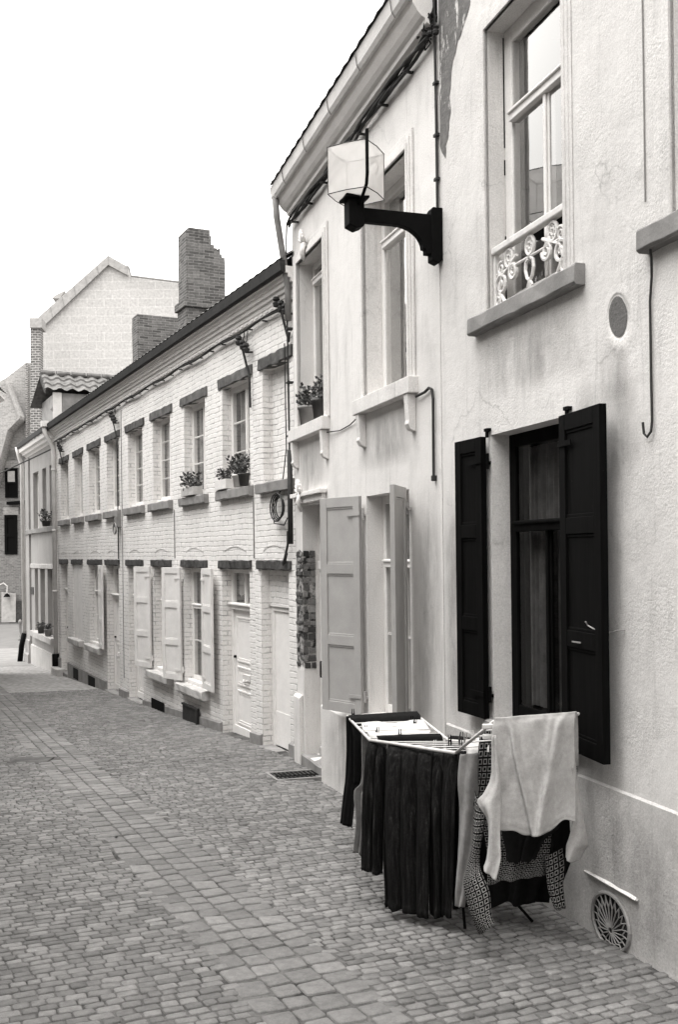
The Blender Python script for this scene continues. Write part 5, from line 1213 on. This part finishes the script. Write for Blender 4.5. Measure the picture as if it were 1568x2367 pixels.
# pegs
pegs = [(818, 1652, 6.58, 'iron'), (846, 1690, 6.3, 'wirepale'), (872, 1695, 6.2, 'wire'), (952, 1668, 6.4, 'iron'), (960, 1672, 6.35, 'iron'), (898, 1730, 5.92, 'wirepale'), (926, 1700, 6.02, 'wire'), (1004, 1726, 5.9, 'plastic'), (1042, 1714, 5.7, 'iron'), (1066, 1708, 5.45, 'wire'), (1078, 1710, 5.44, 'wirepale'), (1096, 1706, 5.40, 'plastic'), (1116, 1702, 5.36, 'wire')]
for k, (x, y, Y, mt) in enumerate(pegs):
    p = at(x, y, Y); lean = random.uniform(-.012, .012); pm = MB()
    for s_ in (-1, 1):
        pm.prism([(s_ * .003, -.03), (s_ * .009, -.03), (s_ * .011, .0), (s_ * .008 + lean, .042), (s_ * .004 + lean, .042)], -.005, .005, 'y')
    pm.box(-.006, .006, -.006, .006, .004, .010); pm.v = [(p.x + a, p.y + b, p.z + c) for a, b, c in pm.v]
    labs = {'iron': 'black clothes peg gripping dark washing on the airer', 'wirepale': 'grey clothes peg on a bar of the airer', 'wire': 'dark grey clothes peg on a bar of the airer', 'plastic': 'white clothes peg standing up among the washing'}
    single('clothes_peg', labs[mt], 'clothes peg', W0, pm, mt, {'iron': 'black pegs', 'wirepale': 'grey pegs', 'wire': 'dark grey pegs', 'plastic': 'white pegs'}[mt] + ' on the airer')

# ================================================================ POTS, GRATE, LITTER
def plant(fr, t, o, z, r, h, potmat, label, n=90, ls=.05, spread=(.11, .09, .10), box=False, grp=None):
    th = T('potted_plant', label, 'plant', fr, (t, o, z), grp)
    if box: pm = MB().box(t - r, t + r, o - .07, o + .07, z, z + h)
    else: pm = MB().lathe([(0, 0), (r * .75, 0), (r, h), (r * 1.1, h), (r * 1.1, h * .86), (r * .92, h * .86), (r * .9, h * .92), (0, h * .92)], (t, o, z), 12)
    th.part('pot', pm, potmat, bevel=.004 if box else 0, smooth=not box)
    lm = MB().leaves((t, o, z + h + spread[2] * .6), spread, n, ls)
    for _ in range(12):
        a = random.random() * 6.28; q = random.uniform(.5, 1.2)
        e = (t + spread[0] * q * cos(a), o + spread[1] * q * sin(a), z + h + spread[2] * random.uniform(.3, 1.6))
        lm.tube([(t, o, z + h * .9), ((t + e[0]) / 2, (o + e[1]) / 2, z + h + spread[2] * .6), e], .004, 4); lm.leaves(e, (.02, .02, .02), 4, ls)
    th.part('foliage', lm, 'leaf')
plant(AB, 10.12, .01, 3.155, .10, .20, 'potgrey', 'leafy plant in a grey pot, left on the far sill of the white house', 120, .05, (.16, .09, .13))
plant(AB, 9.62, .01, 3.155, .10, .20, 'pot', 'leafy plant in a dark pot, right on the far sill of the white house', 120, .05, (.15, .09, .13))
plant(CC, 12.60, .02, 2.66, .22, .13, 'cream', 'trailing plant in a pale trough on the left of the first flowered cottage sill', 80, .05, (.26, .09, .10), True)
plant(CC, 12.08, .02, 2.66, .08, .16, 'white', 'bushy plant in a white pot in the middle of the first flowered cottage sill', 120, .05, (.17, .1, .16))
plant(CC, 11.85, .03, 2.66, .075, .16, 'pot', 'bushy plant in a black pot at the right of the first flowered cottage sill', 90, .05, (.12, .1, .14))
plant(CC, 14.05, .03, 2.66, .30, .12, 'stonepale', 'sprawling plant in a stone trough on the second flowered cottage sill', 150, .06, (.34, .12, .13), True)
plant(CC, 26.0, .12, 2.56, .12, .14, 'pot', 'dark bush in a pot on the far end house upper sill', 110, .07, (.26, .16, .17))
plant(CC, 26.3, .05, -.27, .10, .18, 'potgrey', 'grey pot with a low plant on the end house lower sill, right of the other', 50, .05, (.1, .08, .08))
plant(CC, 27.4, .05, -.27, .10, .18, 'pot', 'dark pot with a low plant on the end house lower sill, left of the other', 50, .05, (.1, .08, .08))
# boot-scraper grate in the pavement
gt = T('drain_grate', 'black cast iron grate set in the setts before the white house door', 'grate', W0, (-.47, 10.18, gz(10.18)))
c0 = Vector((-.47, 10.18)); ca, sa = cos(R(18)), sin(R(18))
def GP(u, v, h): return (c0.x + u * ca - v * sa, c0.y + u * sa + v * ca, gz(c0.y + u * sa + v * ca) + h)
def gbar(u0, u1, v0, v1, h0, h1):
    mb = MB().box(u0, u1, v0, v1, h0, h1); mb.v = [GP(*p) for p in mb.v]; return mb
fm = MB()
for q in ((-.27, .27, -.24, -.20), (-.27, .27, .20, .24), (-.27, -.24, -.20, .20), (.24, .27, -.20, .20)):
    m_ = gbar(*q, -.01, .008); fm.add(m_.v, m_.f)
gt.part('grate_frame', fm, 'stone')
im = MB()
for k in range(11):
    m_ = gbar(-.225 + k * .045 - .012, -.225 + k * .045 + .012, -.20, .20, -.014, .0); im.add(m_.v, m_.f)
m_ = gbar(-.24, .24, -.012, .012, -.013, .001); im.add(m_.v, m_.f)
gt.part('grate_bars', im, 'iron')
lt = MB(); rq = random.Random(12)
for _ in range(70):
    y = rq.uniform(7.5, 17); x = xedge(y) - rq.uniform(.0, 2.2) * (1 if rq.random() < .7 else -1.2); r_ = rq.uniform(.006, .02)
    if offAB(x, y) < .1 or offCC(x, y) < .1: continue
    a = rq.random() * 3; lt.add([(x + r_ * cos(a + k * 1.57) * rq.uniform(.6, 1.2), y + r_ * sin(a + k * 1.57) * rq.uniform(.6, 1.2), gz(y) + .006 + rq.uniform(0, .006)) for k in range(4)], [(0, 1, 2, 3)])
single('leaf_litter', 'small dark scraps and leaf litter scattered on the setts', 'litter', W0, lt, 'iron', kind='stuff')
cv = MB().box(-3.80, -3.34, 11.22, 11.50, gz(11.36) - .03, gz(11.36) + .003); single('manhole_cover', 'small grey drain cover in the setts at the left', 'drain cover', W0, cv, 'lintel')
